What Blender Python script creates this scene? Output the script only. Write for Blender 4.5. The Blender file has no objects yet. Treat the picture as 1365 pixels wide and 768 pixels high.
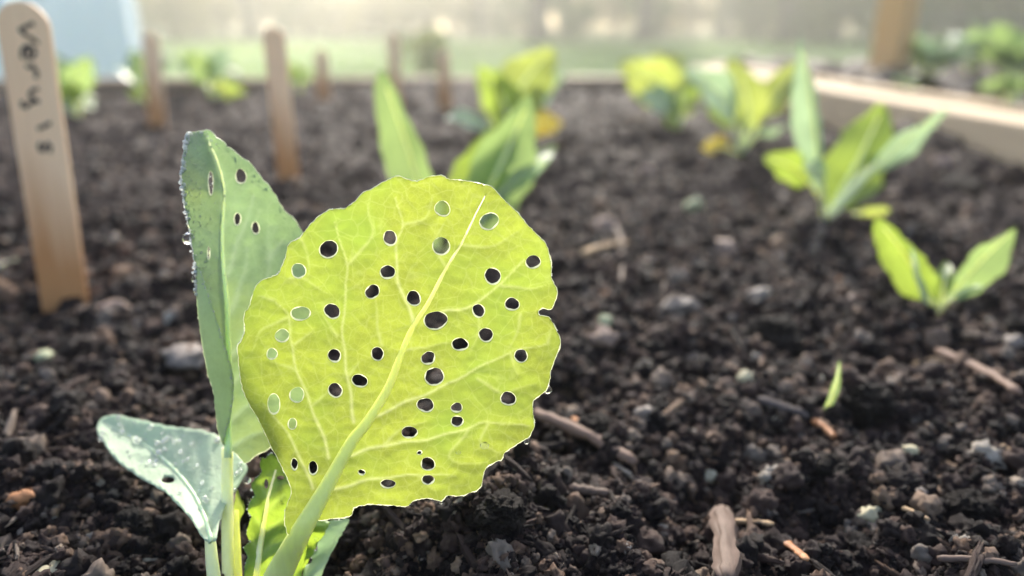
import bpy, bmesh, math, random
import numpy as np
from mathutils import Vector, Matrix, noise as mnoise
from mathutils.geometry import delaunay_2d_cdt

# ------------------------------------------------------------------ camera, world, sun, exposure
sc = bpy.context.scene
COL = sc.collection
FPX = 993.0                      # focal length in photograph pixels (1365 x 768)
PITCH = math.radians(19.5)
CAMH = 0.10
cam_data = bpy.data.cameras.new('camera')
cam_data.sensor_width = 36.0
cam_data.lens = FPX / 1365.0 * 36.0
cam_data.clip_start = 0.005
cam_data.clip_end = 500.0
cam_data.dof.use_dof = True
cam_data.dof.focus_distance = 0.1345
cam_data.dof.aperture_fstop = 7.6
cam = bpy.data.objects.new('camera', cam_data)
COL.objects.link(cam)
cam.location = (0, 0, CAMH)
cam.rotation_euler = (math.pi / 2 - PITCH, 0, 0)
sc.camera = cam

SUN_EL = math.radians(29.0)
SUN_AZ = math.radians(3.0)     # from +Y, negative = to the left
world = bpy.data.worlds.new('World'); sc.world = world
world.use_nodes = True
wn = world.node_tree
for n in list(wn.nodes): wn.nodes.remove(n)
w_out = wn.nodes.new('ShaderNodeOutputWorld'); w_bg = wn.nodes.new('ShaderNodeBackground')
w_sky = wn.nodes.new('ShaderNodeTexSky'); w_sky.sky_type = 'NISHITA'; w_sky.sun_disc = False
w_sky.sun_elevation = SUN_EL; w_sky.sun_rotation = SUN_AZ
w_sky.air_density = 1.0; w_sky.dust_density = 2.5; w_sky.ozone_density = 1.0
w_bg.inputs['Strength'].default_value = 0.15
wn.links.new(w_sky.outputs[0], w_bg.inputs[0]); wn.links.new(w_bg.outputs[0], w_out.inputs[0])
sl = bpy.data.lights.new('sun', 'SUN'); sl.energy = 3.7; sl.angle = math.radians(4.0); sl.color = (1.0, 0.94, 0.84)
sun = bpy.data.objects.new('sun', sl); COL.objects.link(sun)
sdir = Vector((math.sin(SUN_AZ) * math.cos(SUN_EL), math.cos(SUN_AZ) * math.cos(SUN_EL), math.sin(SUN_EL)))
sun.rotation_euler = sdir.to_track_quat('Z', 'Y').to_euler()
sun.location = (0, 0, 20)
sc.view_settings.view_transform = 'Standard'; sc.view_settings.look = 'None'
sc.view_settings.exposure = 1.52; sc.view_settings.gamma = 1.0
sc.view_settings.use_curve_mapping = False
sc.render.engine = 'CYCLES'
sc.cycles.use_denoising = True
sc.cycles.max_bounces = 10; sc.cycles.transparent_max_bounces = 12
sc.cycles.volume_bounces = 2
sc.cycles.sample_clamp_indirect = 6.0

random.seed(7); rng = np.random.default_rng(7)

# ------------------------------------------------------------------ pixel helpers
CP, SP = math.cos(PITCH), math.sin(PITCH)
def P(px, py, z):
    """pixel + depth along the lens axis -> world (works on arrays)"""
    a = (px - 682.5) / FPX * z; b = (py - 384.0) / FPX * z
    return (a, z * CP - b * SP, CAMH - z * SP - b * CP)
def Pv(px, py, z): return Vector(P(px, py, z))
def ground_depth(py, h=0.0):
    v = (py - 384.0) / FPX
    return (CAMH - h) / (SP + v * CP)
def G(px, py, h=0.0): return Pv(px, py, ground_depth(py, h))

# ------------------------------------------------------------------ noise
def _hash(ix, iy, seed):
    n = (ix * 374761393 + iy * 668265263 + seed * 974634777) & 0xFFFFFFFF
    n = ((n ^ (n >> 13)) * 1274126177) & 0xFFFFFFFF
    n = (n ^ (n >> 16)) & 0xFFFFFFFF
    return n
def pnoise(x, y, seed=0):
    x = np.asarray(x, float); y = np.asarray(y, float)
    xi = np.floor(x).astype(np.int64); yi = np.floor(y).astype(np.int64)
    fx = x - xi; fy = y - yi
    u = fx * fx * fx * (fx * (fx * 6 - 15) + 10); v = fy * fy * fy * (fy * (fy * 6 - 15) + 10)
    def g(a, b, dx, dy):
        ang = _hash(a, b, seed) / 4294967296.0 * 2 * np.pi
        return np.cos(ang) * dx + np.sin(ang) * dy
    n00 = g(xi, yi, fx, fy); n10 = g(xi + 1, yi, fx - 1, fy)
    n01 = g(xi, yi + 1, fx, fy - 1); n11 = g(xi + 1, yi + 1, fx - 1, fy - 1)
    return ((n00 * (1 - u) + n10 * u) * (1 - v) + (n01 * (1 - u) + n11 * u) * v) * 1.5

MOUNDS = []   # (x, y, radius, height)
def mound(px, py, r, h):
    g = G(px, py); MOUNDS.append((g.x, g.y, r, h))
mound(650, 700, .016, .007); mound(1160, 545, .012, .008); mound(800, 590, .010, .005); mound(1310, 690, .020, .008)
mound(1300, 205, .07, .022); mound(1240, 195, .05, .012); mound(1050, 130, .12, .02)
mound(1120, 640, .014, .006); mound(950, 500, .03, .006); mound(560, 120, .2, .015)
mound(430, 330, .06, .008); mound(60, 560, .025, .006)
def H(x, y):
    x = np.asarray(x, float); y = np.asarray(y, float)
    h = 0.007 * pnoise(x / .16, y / .16, 1)
    h = h + 0.0060 * pnoise(x / .055, y / .055, 2)
    h = h + 0.0105 * (0.28 - np.abs(pnoise(x / .028, y / .028, 3)))
    h = h + 0.0045 * (0.28 - np.abs(pnoise(x / .011, y / .011, 4)))
    h = h + 0.0019 * (0.28 - np.abs(pnoise(x / .0045, y / .0045, 5)))
    h = h + 0.0009 * pnoise(x / .0019, y / .0019, 6)
    for mx, my, r, a in MOUNDS:
        h = h + a * np.exp(-((x - mx) ** 2 + (y - my) ** 2) / (r * r))
    # keep the sowing plant's foot level
    d2 = (x + .045) ** 2 + (y - .112) ** 2
    h = h - 0.012 * np.exp(-d2 / .034 ** 2)
    return h
def Hs(x, y): return float(H(np.array([x]), np.array([y]))[0])
def Gh(px, py):
    """pixel -> point on the uneven soil (march along the ray)"""
    z = ground_depth(py)
    for k in range(12):
        p = Pv(px, py, z); hh = Hs(p.x, p.y)
        z = 0.5 * z + 0.5 * ground_depth(py, min(hh, .05))
    return Pv(px, py, z), z

# ------------------------------------------------------------------ mesh helpers
def raw_mesh(name, verts, faces, mats, smooth=True, midx=None):
    me = bpy.data.meshes.new(name)
    me.from_pydata([tuple(v) for v in verts], [], [tuple(f) for f in faces])
    if not isinstance(mats, (list, tuple)): mats = [mats]
    for m in mats: me.materials.append(m)
    if smooth: me.polygons.foreach_set('use_smooth', [True] * len(me.polygons))
    if midx is not None: me.polygons.foreach_set('material_index', midx)
    me.update()
    return me
def link(name, me, parent=None, loc=None):
    o = bpy.data.objects.new(name, me); COL.objects.link(o)
    if parent is not None: o.parent = parent
    if loc is not None: o.location = loc
    return o
def tag(o, label=None, cat=None, group=None, kind=None):
    if label: o['label'] = label
    if cat: o['category'] = cat
    if group: o['group'] = group
    if kind: o['kind'] = kind
    return o
def thing(name, label, cat, loc, group=None, rz=0.0):
    o = bpy.data.objects.new(name, None); COL.objects.link(o)
    o.empty_display_size = 0.02
    o.location = loc; o.rotation_euler = (0, 0, rz)
    return tag(o, label, cat, group)

def tube_data(pts, radii, seg=8, flat=1.0, up=None, cap=True, groove=None):
    pts = [Vector(p) for p in pts]; n = len(pts); V = []; F = []
    ref = Vector(up) if up is not None else Vector((0.31, -0.9, 0.22))
    for i, p in enumerate(pts):
        t = (pts[min(i + 1, n - 1)] - pts[max(i - 1, 0)]).normalized()
        s = t.cross(ref)
        if s.length < 1e-5: s = t.cross(Vector((1, 0, 0)))
        s.normalize(); b = s.cross(t).normalized()
        for k in range(seg):
            a = 2 * math.pi * k / seg; gq = groove[k] + (groove[(k * 7) % seg] - 1) * math.sin(i * .9 + k) * .5 if groove else 1.0
            V.append(p + s * (math.cos(a) * radii[i] * gq) + b * (math.sin(a) * radii[i] * flat * gq))
    for i in range(n - 1):
        for k in range(seg):
            k2 = (k + 1) % seg
            F.append((i * seg + k, i * seg + k2, (i + 1) * seg + k2, (i + 1) * seg + k))
    if cap:
        F.append(tuple(range(seg - 1, -1, -1))); F.append(tuple((n - 1) * seg + k for k in range(seg)))
    return V, F
def resample(pts, n):
    """Catmull-Rom through points"""
    pts = [Vector(p) for p in pts]
    if len(pts) == 2: return [pts[0].lerp(pts[1], i / (n - 1)) for i in range(n)]
    ext = [pts[0] * 2 - pts[1]] + pts + [pts[-1] * 2 - pts[-2]]
    out = []
    for i in range(n):
        t = i / (n - 1) * (len(pts) - 1); k = min(int(t), len(pts) - 2); f = t - k
        a, b, c, d = ext[k:k + 4]
        out.append(0.5 * ((2 * b) + (c - a) * f + (2 * a - 5 * b + 4 * c - d) * f * f + (3 * b - a - 3 * c + d) * f ** 3))
    return out
def box_data(x0, x1, y0, y1, z0, z1):
    V = [(x0, y0, z0), (x1, y0, z0), (x1, y1, z0), (x0, y1, z0), (x0, y0, z1), (x1, y0, z1), (x1, y1, z1), (x0, y1, z1)]
    F = [(0, 3, 2, 1), (4, 5, 6, 7), (0, 1, 5, 4), (1, 2, 6, 5), (2, 3, 7, 6), (3, 0, 4, 7)]
    return V, F
def bevel_box(name, dims, mat, bev, loc=(0, 0, 0), parent=None, rz=0, sub=1, warp=0.0, seed=0):
    bm = bmesh.new()
    V, F = box_data(-dims[0] / 2, dims[0] / 2, -dims[1] / 2, dims[1] / 2, -dims[2] / 2, dims[2] / 2)
    vs = [bm.verts.new(v) for v in V]
    for f in F: bm.faces.new([vs[i] for i in f])
    if sub > 1:
        ax = max(range(3), key=lambda i: dims[i])
        ed = [e for e in bm.edges if abs((e.verts[0].co - e.verts[1].co)[ax]) > dims[ax] * .9]
        bmesh.ops.subdivide_edges(bm, edges=ed, cuts=sub, use_grid_fill=True)
    bmesh.ops.bevel(bm, geom=[e for e in bm.edges if e.is_manifold and e.calc_face_angle(0) > .5], offset=bev, segments=2, affect='EDGES', profile=.6)
    if warp:
        for v in bm.verts:
            q = v.co * 6 + Vector((seed, seed * 2, 0))
            v.co += Vector((mnoise.noise(q), mnoise.noise(q + Vector((9, 0, 0))), mnoise.noise(q + Vector((0, 9, 0))))) * warp
    me = bpy.data.meshes.new(name); bm.to_mesh(me); bm.free()
    me.materials.append(mat)
    o = link(name, me, parent, loc); o.rotation_euler = (0, 0, rz)
    return o

# ------------------------------------------------------------------ materials
def new_mat(name):
    m = bpy.data.materials.new(name); m.use_nodes = True
    nt = m.node_tree
    for n in list(nt.nodes): nt.nodes.remove(n)
    out = nt.nodes.new('ShaderNodeOutputMaterial')
    return m, nt, out
def N(nt, t, **kw):
    n = nt.nodes.new(t)
    for k, v in kw.items():
        if k in n.inputs: n.inputs[k].default_value = v
        else: setattr(n, k, v)
    return n
def ramp(nt, stops, interp='LINEAR'):
    r = nt.nodes.new('ShaderNodeValToRGB'); cr = r.color_ramp; cr.interpolation = interp
    while len(cr.elements) > 1: cr.elements.remove(cr.elements[-1])
    cr.elements[0].position = stops[0][0]; cr.elements[0].color = (*stops[0][1], 1)
    for p, c in stops[1:]:
        e = cr.elements.new(p); e.color = (*c, 1)
    return r
def mixc(nt, fac, a, b, blend='MIX'):
    m = nt.nodes.new('ShaderNodeMix'); m.data_type = 'RGBA'; m.blend_type = blend
    for sock, v in ((m.inputs[0], fac), (m.inputs[6], a), (m.inputs[7], b)):
        if hasattr(v, 'is_linked') or hasattr(v, 'links'): nt.links.new(v, sock)
        else: sock.default_value = v if not isinstance(v, tuple) else (*v, 1)
    return m.outputs[2]

def leaf_mat(name, front, back, trans, tfac=.5, rough=.42, spec=.35, vein=(.6, .66, .35), tvein=None, cell=900.0, use_vein=False, mott=.25, rib=None, patch=None):
    """front = reflected colour, trans = colour of light passing through the blade"""
    m, nt, out = new_mat(name); L = nt.links.new
    tc = N(nt, 'ShaderNodeTexCoord')
    no = N(nt, 'ShaderNodeTexNoise', Scale=cell * .16, Detail=5.0, Roughness=.6); L(tc.outputs['Object'], no.inputs['Vector'])
    vo = N(nt, 'ShaderNodeTexVoronoi', feature='DISTANCE_TO_EDGE', Scale=cell); L(tc.outputs['Object'], vo.inputs['Vector'])
    mp = N(nt, 'ShaderNodeMapRange'); L(no.outputs['Fac'], mp.inputs[0])
    mp.inputs[1].default_value = .3; mp.inputs[2].default_value = .7; mp.inputs[3].default_value = 1 - mott; mp.inputs[4].default_value = 1 + mott
    net = N(nt, 'ShaderNodeMapRange'); L(vo.outputs['Distance'], net.inputs[0])
    net.inputs[1].default_value = 0; net.inputs[2].default_value = .10; net.inputs[3].default_value = .13; net.inputs[4].default_value = 0
    if patch:
        pn = N(nt, 'ShaderNodeTexNoise', Scale=55.0, Detail=3.0); L(tc.outputs['Object'], pn.inputs['Vector'])
        pm = N(nt, 'ShaderNodeMapRange'); L(pn.outputs['Fac'], pm.inputs[0]); pm.inputs[1].default_value = .42; pm.inputs[2].default_value = .66; pm.inputs[3].default_value = 0; pm.inputs[4].default_value = .8
        wp = N(nt, 'ShaderNodeVectorMath', operation='MULTIPLY_ADD'); L(no.outputs['Color'], wp.inputs[0]); wp.inputs[1].default_value = (.0016,) * 3; L(tc.outputs['Object'], wp.inputs[2])
        v2 = N(nt, 'ShaderNodeTexVoronoi', feature='DISTANCE_TO_EDGE', Scale=cell * .33); L(wp.outputs[0], v2.inputs['Vector'])
        net2 = N(nt, 'ShaderNodeMapRange'); L(v2.outputs['Distance'], net2.inputs[0]); net2.inputs[1].default_value = .01; net2.inputs[2].default_value = .055; net2.inputs[3].default_value = .15; net2.inputs[4].default_value = 0
    def tone(c, vcol):
        comb = N(nt, 'ShaderNodeVectorMath', operation='SCALE'); comb.inputs[0].default_value = c; L(mp.outputs[0], comb.inputs['Scale'])
        c1 = mixc(nt, net.outputs[0], comb.outputs[0], vcol)
        if patch:
            c1 = mixc(nt, pm.outputs[0], c1, tuple(v * p for v, p in zip(c, patch)))
            c1 = mixc(nt, net2.outputs[0], c1, vcol)
        if use_vein:
            at = N(nt, 'ShaderNodeAttribute', attribute_name='vein')
            c1 = mixc(nt, at.outputs['Fac'], c1, vcol)
            if rib:
                ar = N(nt, 'ShaderNodeAttribute', attribute_name='rib')
                c1 = mixc(nt, ar.outputs['Fac'], c1, rib[1 if c is trans else 0])
        return c1
    cf = tone(front, vein); ct = tone(trans, tvein or tuple(min(1, a * 1.05 + .03) for a in trans))
    geo = N(nt, 'ShaderNodeNewGeometry')
    cfb = mixc(nt, geo.outputs['Backfacing'], cf, back)
    bs = N(nt, 'ShaderNodeBsdfPrincipled', Roughness=rough); bs.inputs['Specular IOR Level'].default_value = spec
    L(cfb, bs.inputs['Base Color'])
    tr = N(nt, 'ShaderNodeBsdfTranslucent'); L(ct, tr.inputs['Color'])
    bp = N(nt, 'ShaderNodeBump', Strength=.35, Distance=.0004)
    add = N(nt, 'ShaderNodeMath', operation='ADD'); L(no.outputs['Fac'], add.inputs[0]); L(vo.outputs['Distance'], add.inputs[1])
    L(add.outputs[0], bp.inputs['Height']); L(bp.outputs[0], bs.inputs['Normal'])
    mx = N(nt, 'ShaderNodeMixShader'); mx.inputs[0].default_value = tfac
    L(bs.outputs[0], mx.inputs[1]); L(tr.outputs[0], mx.inputs[2]); L(mx.outputs[0], out.inputs['Surface'])
    return m
def sss_mat(name, col, scale=.0018, rough=.38, spec=.4):
    m, nt, out = new_mat(name); L = nt.links.new
    tc = N(nt, 'ShaderNodeTexCoord'); mp = N(nt, 'ShaderNodeMapping'); mp.inputs['Scale'].default_value = (1, 1, .15); L(tc.outputs['Object'], mp.inputs['Vector'])
    no = N(nt, 'ShaderNodeTexNoise', Scale=900.0, Detail=4.0); L(mp.outputs[0], no.inputs['Vector'])
    c = mixc(nt, no.outputs['Fac'], tuple(v * .88 for v in col), tuple(min(1, v * 1.12) for v in col))
    bs = N(nt, 'ShaderNodeBsdfPrincipled', Roughness=rough); bs.inputs['Specular IOR Level'].default_value = spec
    bs.inputs['Subsurface Weight'].default_value = 1.0; bs.inputs['Subsurface Radius'].default_value = (1.0, 1.0, .45); bs.inputs['Subsurface Scale'].default_value = scale
    L(c, bs.inputs['Base Color'])
    bp = N(nt, 'ShaderNodeBump', Strength=.25, Distance=.0003); L(no.outputs['Fac'], bp.inputs['Height']); L(bp.outputs[0], bs.inputs['Normal'])
    L(bs.outputs[0], out.inputs['Surface']); return m
M = {}
M['leaf_yellow'] = leaf_mat('leaf_yellow', (.20, .25, .07), (.22, .28, .09), (.345, .412, .046), tfac=.65, vein=(.40, .45, .20), tvein=(.54, .59, .22), use_vein=True, mott=.16, cell=1000, rough=.5, spec=.25, rib=((.28, .35, .16), (.32, .38, .11)), patch=(.80, .96, 1.1))
M['leaf_glaucous'] = leaf_mat('leaf_glaucous', (.20, .30, .21), (.22, .32, .24), (.27, .40, .14), tfac=.5, vein=(.30, .40, .29), tvein=(.40, .52, .28), use_vein=True, rough=.4, spec=.45, mott=.14, patch=(1.25, 1.05, .7))
M['leaf_pale'] = leaf_mat('leaf_pale', (.34, .43, .27), (.34, .43, .27), (.68, .80, .42), tfac=.5, vein=(.5, .6, .42), use_vein=True, rough=.4, spec=.4, mott=.12)
M['leaf_waxy'] = leaf_mat('leaf_waxy', (.47, .57, .40), (.34, .46, .34), (.46, .64, .28), tfac=.3, vein=(.48, .58, .44), use_vein=True, rough=.55, spec=.3, mott=.16, patch=(.85, .95, .9))
M['leaf_young'] = leaf_mat('leaf_young', (.14, .26, .07), (.18, .30, .10), (.42, .58, .05), tfac=.5, vein=(.38, .5, .22), use_vein=True, mott=.3)
M['petiole'] = sss_mat('petiole', (.76, .82, .42), .0030)
M['midrib'] = sss_mat('midrib', (.56, .62, .24), .0024)
M['petiole_pale'] = sss_mat('petiole_pale', (.74, .78, .48), .0026)
M['petiole_yellow'] = sss_mat('petiole_yellow', (.86, .88, .26), .0026)
M['vein'] = sss_mat('vein', (.74, .82, .36), .0012)
M['vein_green'] = sss_mat('vein_green', (.56, .70, .46), .0012)
M['rim'] = leaf_mat('rim', (.80, .82, .58), (.8, .82, .58), (.92, .94, .62), tfac=.5, rough=.3, spec=.6, vein=(.7, .72, .5), cell=500, mott=.05)
M['bg_green'] = leaf_mat('bg_green', (.13, .25, .09), (.16, .27, .11), (.33, .45, .14), tfac=.5, cell=300)
M['bg_yellow'] = leaf_mat('bg_yellow', (.22, .28, .07), (.22, .28, .08), (.40, .46, .09), tfac=.58, cell=300)
M['bg_lime'] = leaf_mat('bg_lime', (.20, .32, .05), (.2, .3, .08), (.34, .45, .06), tfac=.52, cell=300)
M['bg_blue'] = leaf_mat('bg_blue', (.34, .47, .38), (.2, .32, .22), (.44, .60, .32), tfac=.35, cell=300, rough=.35, spec=.6)
M['bg_orange'] = leaf_mat('bg_orange', (.44, .33, .05), (.42, .32, .06), (.55, .42, .04), tfac=.5, cell=300)
M['tree_leaf'] = leaf_mat('tree_leaf', (.06, .11, .03), (.07, .11, .04), (.30, .36, .05), tfac=.45, cell=20)
M['tree_leaf_pale'] = leaf_mat('tree_leaf_pale', (.12, .13, .06), (.12, .13, .06), (.42, .38, .16), tfac=.5, cell=20)
M['tree_leaf_dark'] = leaf_mat('tree_leaf_dark', (.04, .09, .04), (.05, .09, .04), (.18, .28, .06), tfac=.4, cell=20)
M['grass'] = leaf_mat('grass', (.14, .24, .07), (.14, .24, .07), (.38, .56, .14), tfac=.5, cell=30)

def dew_mat():
    m, nt, out = new_mat('dew')
    bs = N(nt, 'ShaderNodeBsdfPrincipled', Roughness=.02, IOR=1.33); bs.inputs['Transmission Weight'].default_value = 1.0
    bs.inputs['Base Color'].default_value = (1, 1, 1, 1)
    nt.links.new(bs.outputs[0], out.inputs['Surface']); return m
M['dew'] = dew_mat()
def bead_mat():
    m, nt, out = new_mat('dew_bead'); L = nt.links.new
    gl = N(nt, 'ShaderNodeBsdfGlass', Roughness=.05, IOR=1.33); tr = N(nt, 'ShaderNodeBsdfTranslucent'); tr.inputs[0].default_value = (.95, .97, .97, 1)
    gs = N(nt, 'ShaderNodeBsdfGlossy', Roughness=.18); m1 = N(nt, 'ShaderNodeMixShader'); m1.inputs[0].default_value = .22; m2 = N(nt, 'ShaderNodeMixShader'); m2.inputs[0].default_value = .16
    L(gl.outputs[0], m1.inputs[1]); L(tr.outputs[0], m1.inputs[2]); L(m1.outputs[0], m2.inputs[1]); L(gs.outputs[0], m2.inputs[2]); L(m2.outputs[0], out.inputs['Surface']); return m
M['dew_bead'] = bead_mat()

def soil_mat(name, stops, by='noise', scale=260.0, rough=(.45, .85), bump=.6, bdist=.0008, spec=.45):
    m, nt, out = new_mat(name); L = nt.links.new
    tc = N(nt, 'ShaderNodeTexCoord')
    no = N(nt, 'ShaderNodeTexNoise', Scale=scale, Detail=7.0, Roughness=.65); L(tc.outputs['Object'], no.inputs['Vector'])
    rp = ramp(nt, stops)
    if by == 'random':
        oi = N(nt, 'ShaderNodeObjectInfo')
        ma = N(nt, 'ShaderNodeMath', operation='MULTIPLY_ADD'); ma.inputs[1].default_value = .10
        L(no.outputs['Fac'], ma.inputs[0]); 
        sb = N(nt, 'ShaderNodeMath', operation='SUBTRACT'); L(oi.outputs['Random'], sb.inputs[0]); sb.inputs[1].default_value = .05
        L(sb.outputs[0], ma.inputs[2]); L(ma.outputs[0], rp.inputs[0])
    else:
        st = N(nt, 'ShaderNodeMapRange'); L(no.outputs['Fac'], st.inputs[0]); st.inputs[1].default_value = .3; st.inputs[2].default_value = .72
        L(st.outputs[0], rp.inputs[0])
    n2 = N(nt, 'ShaderNodeTexNoise', Scale=scale * 3, Detail=6.0, Roughness=.7); L(tc.outputs['Object'], n2.inputs['Vector'])
    mr = N(nt, 'ShaderNodeMapRange'); L(n2.outputs['Fac'], mr.inputs[0]); mr.inputs[1].default_value = .3; mr.inputs[2].default_value = .7
    mr.inputs[3].default_value = rough[0]; mr.inputs[4].default_value = rough[1]
    bs = N(nt, 'ShaderNodeBsdfPrincipled'); bs.inputs['Specular IOR Level'].default_value = spec
    L(rp.outputs[0], bs.inputs['Base Color']); L(mr.outputs[0], bs.inputs['Roughness'])
    bp = N(nt, 'ShaderNodeBump', Strength=bump, Distance=bdist); L(n2.outputs['Fac'], bp.inputs['Height']); L(bp.outputs[0], bs.inputs['Normal'])
    L(bs.outputs[0], out.inputs['Surface'])
    return m
M['soil'] = soil_mat('soil', [(0, (.008, .0048, .0050)), (.45, (.019, .0115, .0112)), (.8, (.043, .026, .023)), (1, (.082, .050, .040))], spec=.14, rough=(.6, .95))
M['crumb'] = soil_mat('crumb', [(0, (.008, .005, .0058)), (.33, (.019, .0115, .0112)), (.58, (.042, .0255, .0235)), (.76, (.098, .061, .050)), (.88, (.20, .125, .085)),
                               (.96, (.25, .21, .18)), (.985, (.30, .17, .09)), (1, (.5, .47, .42))], by='random', scale=900, bdist=.0005, bump=.9, spec=.22, rough=(.36, .9))
M['clod'] = soil_mat('clod', [(0, (.008, .006, .006)), (.5, (.018, .013, .012)), (1, (.05, .036, .03))], scale=700, bump=1.0, bdist=.0014, spec=.2)
M['stone_white'] = soil_mat('stone_white', [(0, (.30, .25, .17)), (.6, (.52, .46, .34)), (1, (.64, .58, .46))], scale=300, bump=.4, bdist=.0004)
M['stone_cream'] = soil_mat('stone_cream', [(0, (.30, .25, .14)), (.6, (.52, .46, .30)), (1, (.6, .55, .42))], scale=300, bump=.4, bdist=.0004)
M['stone_grey'] = soil_mat('stone_grey', [(0, (.10, .08, .07)), (.6, (.19, .155, .135)), (1, (.28, .23, .20))], scale=300, bump=.4, bdist=.0004)
M['stone_green'] = soil_mat('stone_green', [(0, (.22, .24, .13)), (.6, (.36, .38, .23)), (1, (.46, .48, .32))], scale=300, bump=.4, bdist=.0004)
M['chip_orange'] = soil_mat('chip_orange', [(0, (.16, .06, .025)), (.5, (.34, .14, .05)), (1, (.45, .24, .12))], scale=300, bump=.5, bdist=.0004)
M['chip_pink'] = soil_mat('chip_pink', [(0, (.13, .085, .065)), (.5, (.27, .18, .14)), (1, (.38, .28, .22))], scale=300, bump=.5, bdist=.0004)
M['bed2_soil'] = soil_mat('bed2_soil', [(0, (.03, .02, .016)), (.5, (.07, .05, .04)), (1, (.16, .11, .08))], scale=60, bump=.8, bdist=.01)

def wood_mat(name, lo, hi, axis='Z', grain=400.0, stretch=.03, rough=.6, stain=None):
    """stain=(z_start, z_full, colour): damp-stained wood near the soil, ragged along the grain"""
    m, nt, out = new_mat(name); L = nt.links.new
    tc = N(nt, 'ShaderNodeTexCoord'); mp = N(nt, 'ShaderNodeMapping')
    s = [1.0, 1.0, 1.0]; s['XYZ'.index(axis)] = stretch
    mp.inputs['Scale'].default_value = s; L(tc.outputs['Object'], mp.inputs['Vector'])
    no = N(nt, 'ShaderNodeTexNoise', Scale=grain, Detail=6.0, Roughness=.62); L(mp.outputs[0], no.inputs['Vector'])
    n2 = N(nt, 'ShaderNodeTexNoise', Scale=grain * .18, Detail=4.0); L(mp.outputs[0], n2.inputs['Vector'])
    ad = N(nt, 'ShaderNodeMath', operation='MULTIPLY_ADD'); L(n2.outputs['Fac'], ad.inputs[0]); ad.inputs[1].default_value = .6; 
    s2 = N(nt, 'ShaderNodeMath', operation='MULTIPLY'); L(no.outputs['Fac'], s2.inputs[0]); s2.inputs[1].default_value = .6
    L(s2.outputs[0], ad.inputs[2])
    rp = ramp(nt, [(.35, lo), (.78, hi)]); L(ad.outputs[0], rp.inputs[0])
    col = rp.outputs[0]
    if stain:
        sx = N(nt, 'ShaderNodeSeparateXYZ'); L(tc.outputs['Object'], sx.inputs[0])
        w = N(nt, 'ShaderNodeMath', operation='MULTIPLY_ADD'); L(n2.outputs['Fac'], w.inputs[0]); w.inputs[1].default_value = .05; L(sx.outputs['Z'], w.inputs[2])
        mr = N(nt, 'ShaderNodeMapRange'); L(w.outputs[0], mr.inputs[0]); mr.inputs[1].default_value = stain[0] + .025; mr.inputs[2].default_value = stain[1] + .025
        mr.inputs[3].default_value = 0; mr.inputs[4].default_value = .85
        col = mixc(nt, mr.outputs[0], col, stain[2])
    bs = N(nt, 'ShaderNodeBsdfPrincipled', Roughness=rough); bs.inputs['Specular IOR Level'].default_value = .25
    L(col, bs.inputs['Base Color'])
    bp = N(nt, 'ShaderNodeBump', Strength=.4, Distance=.12 / grain); L(no.outputs['Fac'], bp.inputs['Height']); L(bp.outputs[0], bs.inputs['Normal'])
    L(bs.outputs[0], out.inputs['Surface'])
    return m
M['stick'] = wood_mat('stick', (.78, .49, .30), (.96, .70, .47), 'Z', 900, .03, stain=(.058, .018, (.42, .17, .045)))
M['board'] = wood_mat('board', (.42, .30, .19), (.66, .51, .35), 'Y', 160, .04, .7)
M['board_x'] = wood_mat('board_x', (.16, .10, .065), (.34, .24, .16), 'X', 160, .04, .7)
M['post'] = wood_mat('post', (.38, .21, .085), (.60, .38, .18), 'Z', 120, .04, .65)
M['bark'] = wood_mat('bark', (.05, .042, .036), (.16, .13, .11), 'Z', 14, .25, .85)
M['bark_pale'] = wood_mat('bark_pale', (.10, .09, .085), (.24, .22, .21), 'Z', 14, .25, .85)
M['twig_brown'] = wood_mat('twig_brown', (.10, .06, .045), (.26, .17, .13), 'X', 700, .12, .7)
M['twig_dark'] = wood_mat('twig_dark', (.05, .04, .04), (.14, .11, .10), 'X', 700, .12, .75)
M['twig_tan'] = wood_mat('twig_tan', (.24, .15, .08), (.46, .32, .19), 'X', 700, .12, .7)
M['twig_grey'] = wood_mat('twig_grey', (.045, .030, .024), (.16, .108, .085), 'X', 700, .12, .7)
def plain(name, col, rough=.6, spec=.3, trans=None, tf=.3):
    m, nt, out = new_mat(name)
    no = N(nt, 'ShaderNodeTexNoise', Scale=8.0, Detail=4.0)
    c = mixc(nt, no.outputs['Fac'], tuple(v * .85 for v in col), tuple(min(1, v * 1.1) for v in col))
    bs = N(nt, 'ShaderNodeBsdfPrincipled', Roughness=rough); bs.inputs['Specular IOR Level'].default_value = spec
    nt.links.new(c, bs.inputs['Base Color'])
    if trans:
        tr = N(nt, 'ShaderNodeBsdfTranslucent'); tr.inputs[0].default_value = (*trans, 1)
        mx = N(nt, 'ShaderNodeMixShader'); mx.inputs[0].default_value = tf
        nt.links.new(bs.outputs[0], mx.inputs[1]); nt.links.new(tr.outputs[0], mx.inputs[2]); nt.links.new(mx.outputs[0], out.inputs['Surface'])
    else: nt.links.new(bs.outputs[0], out.inputs['Surface'])
    return m
M['ink'] = plain('ink', (.03, .03, .035), .5)
M['wire'] = plain('wire', (.35, .36, .37), .4)
M['sheet'] = plain('sheet', (.84, .88, .92), .5, .3, (.9, .94, .98), .6)
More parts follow.
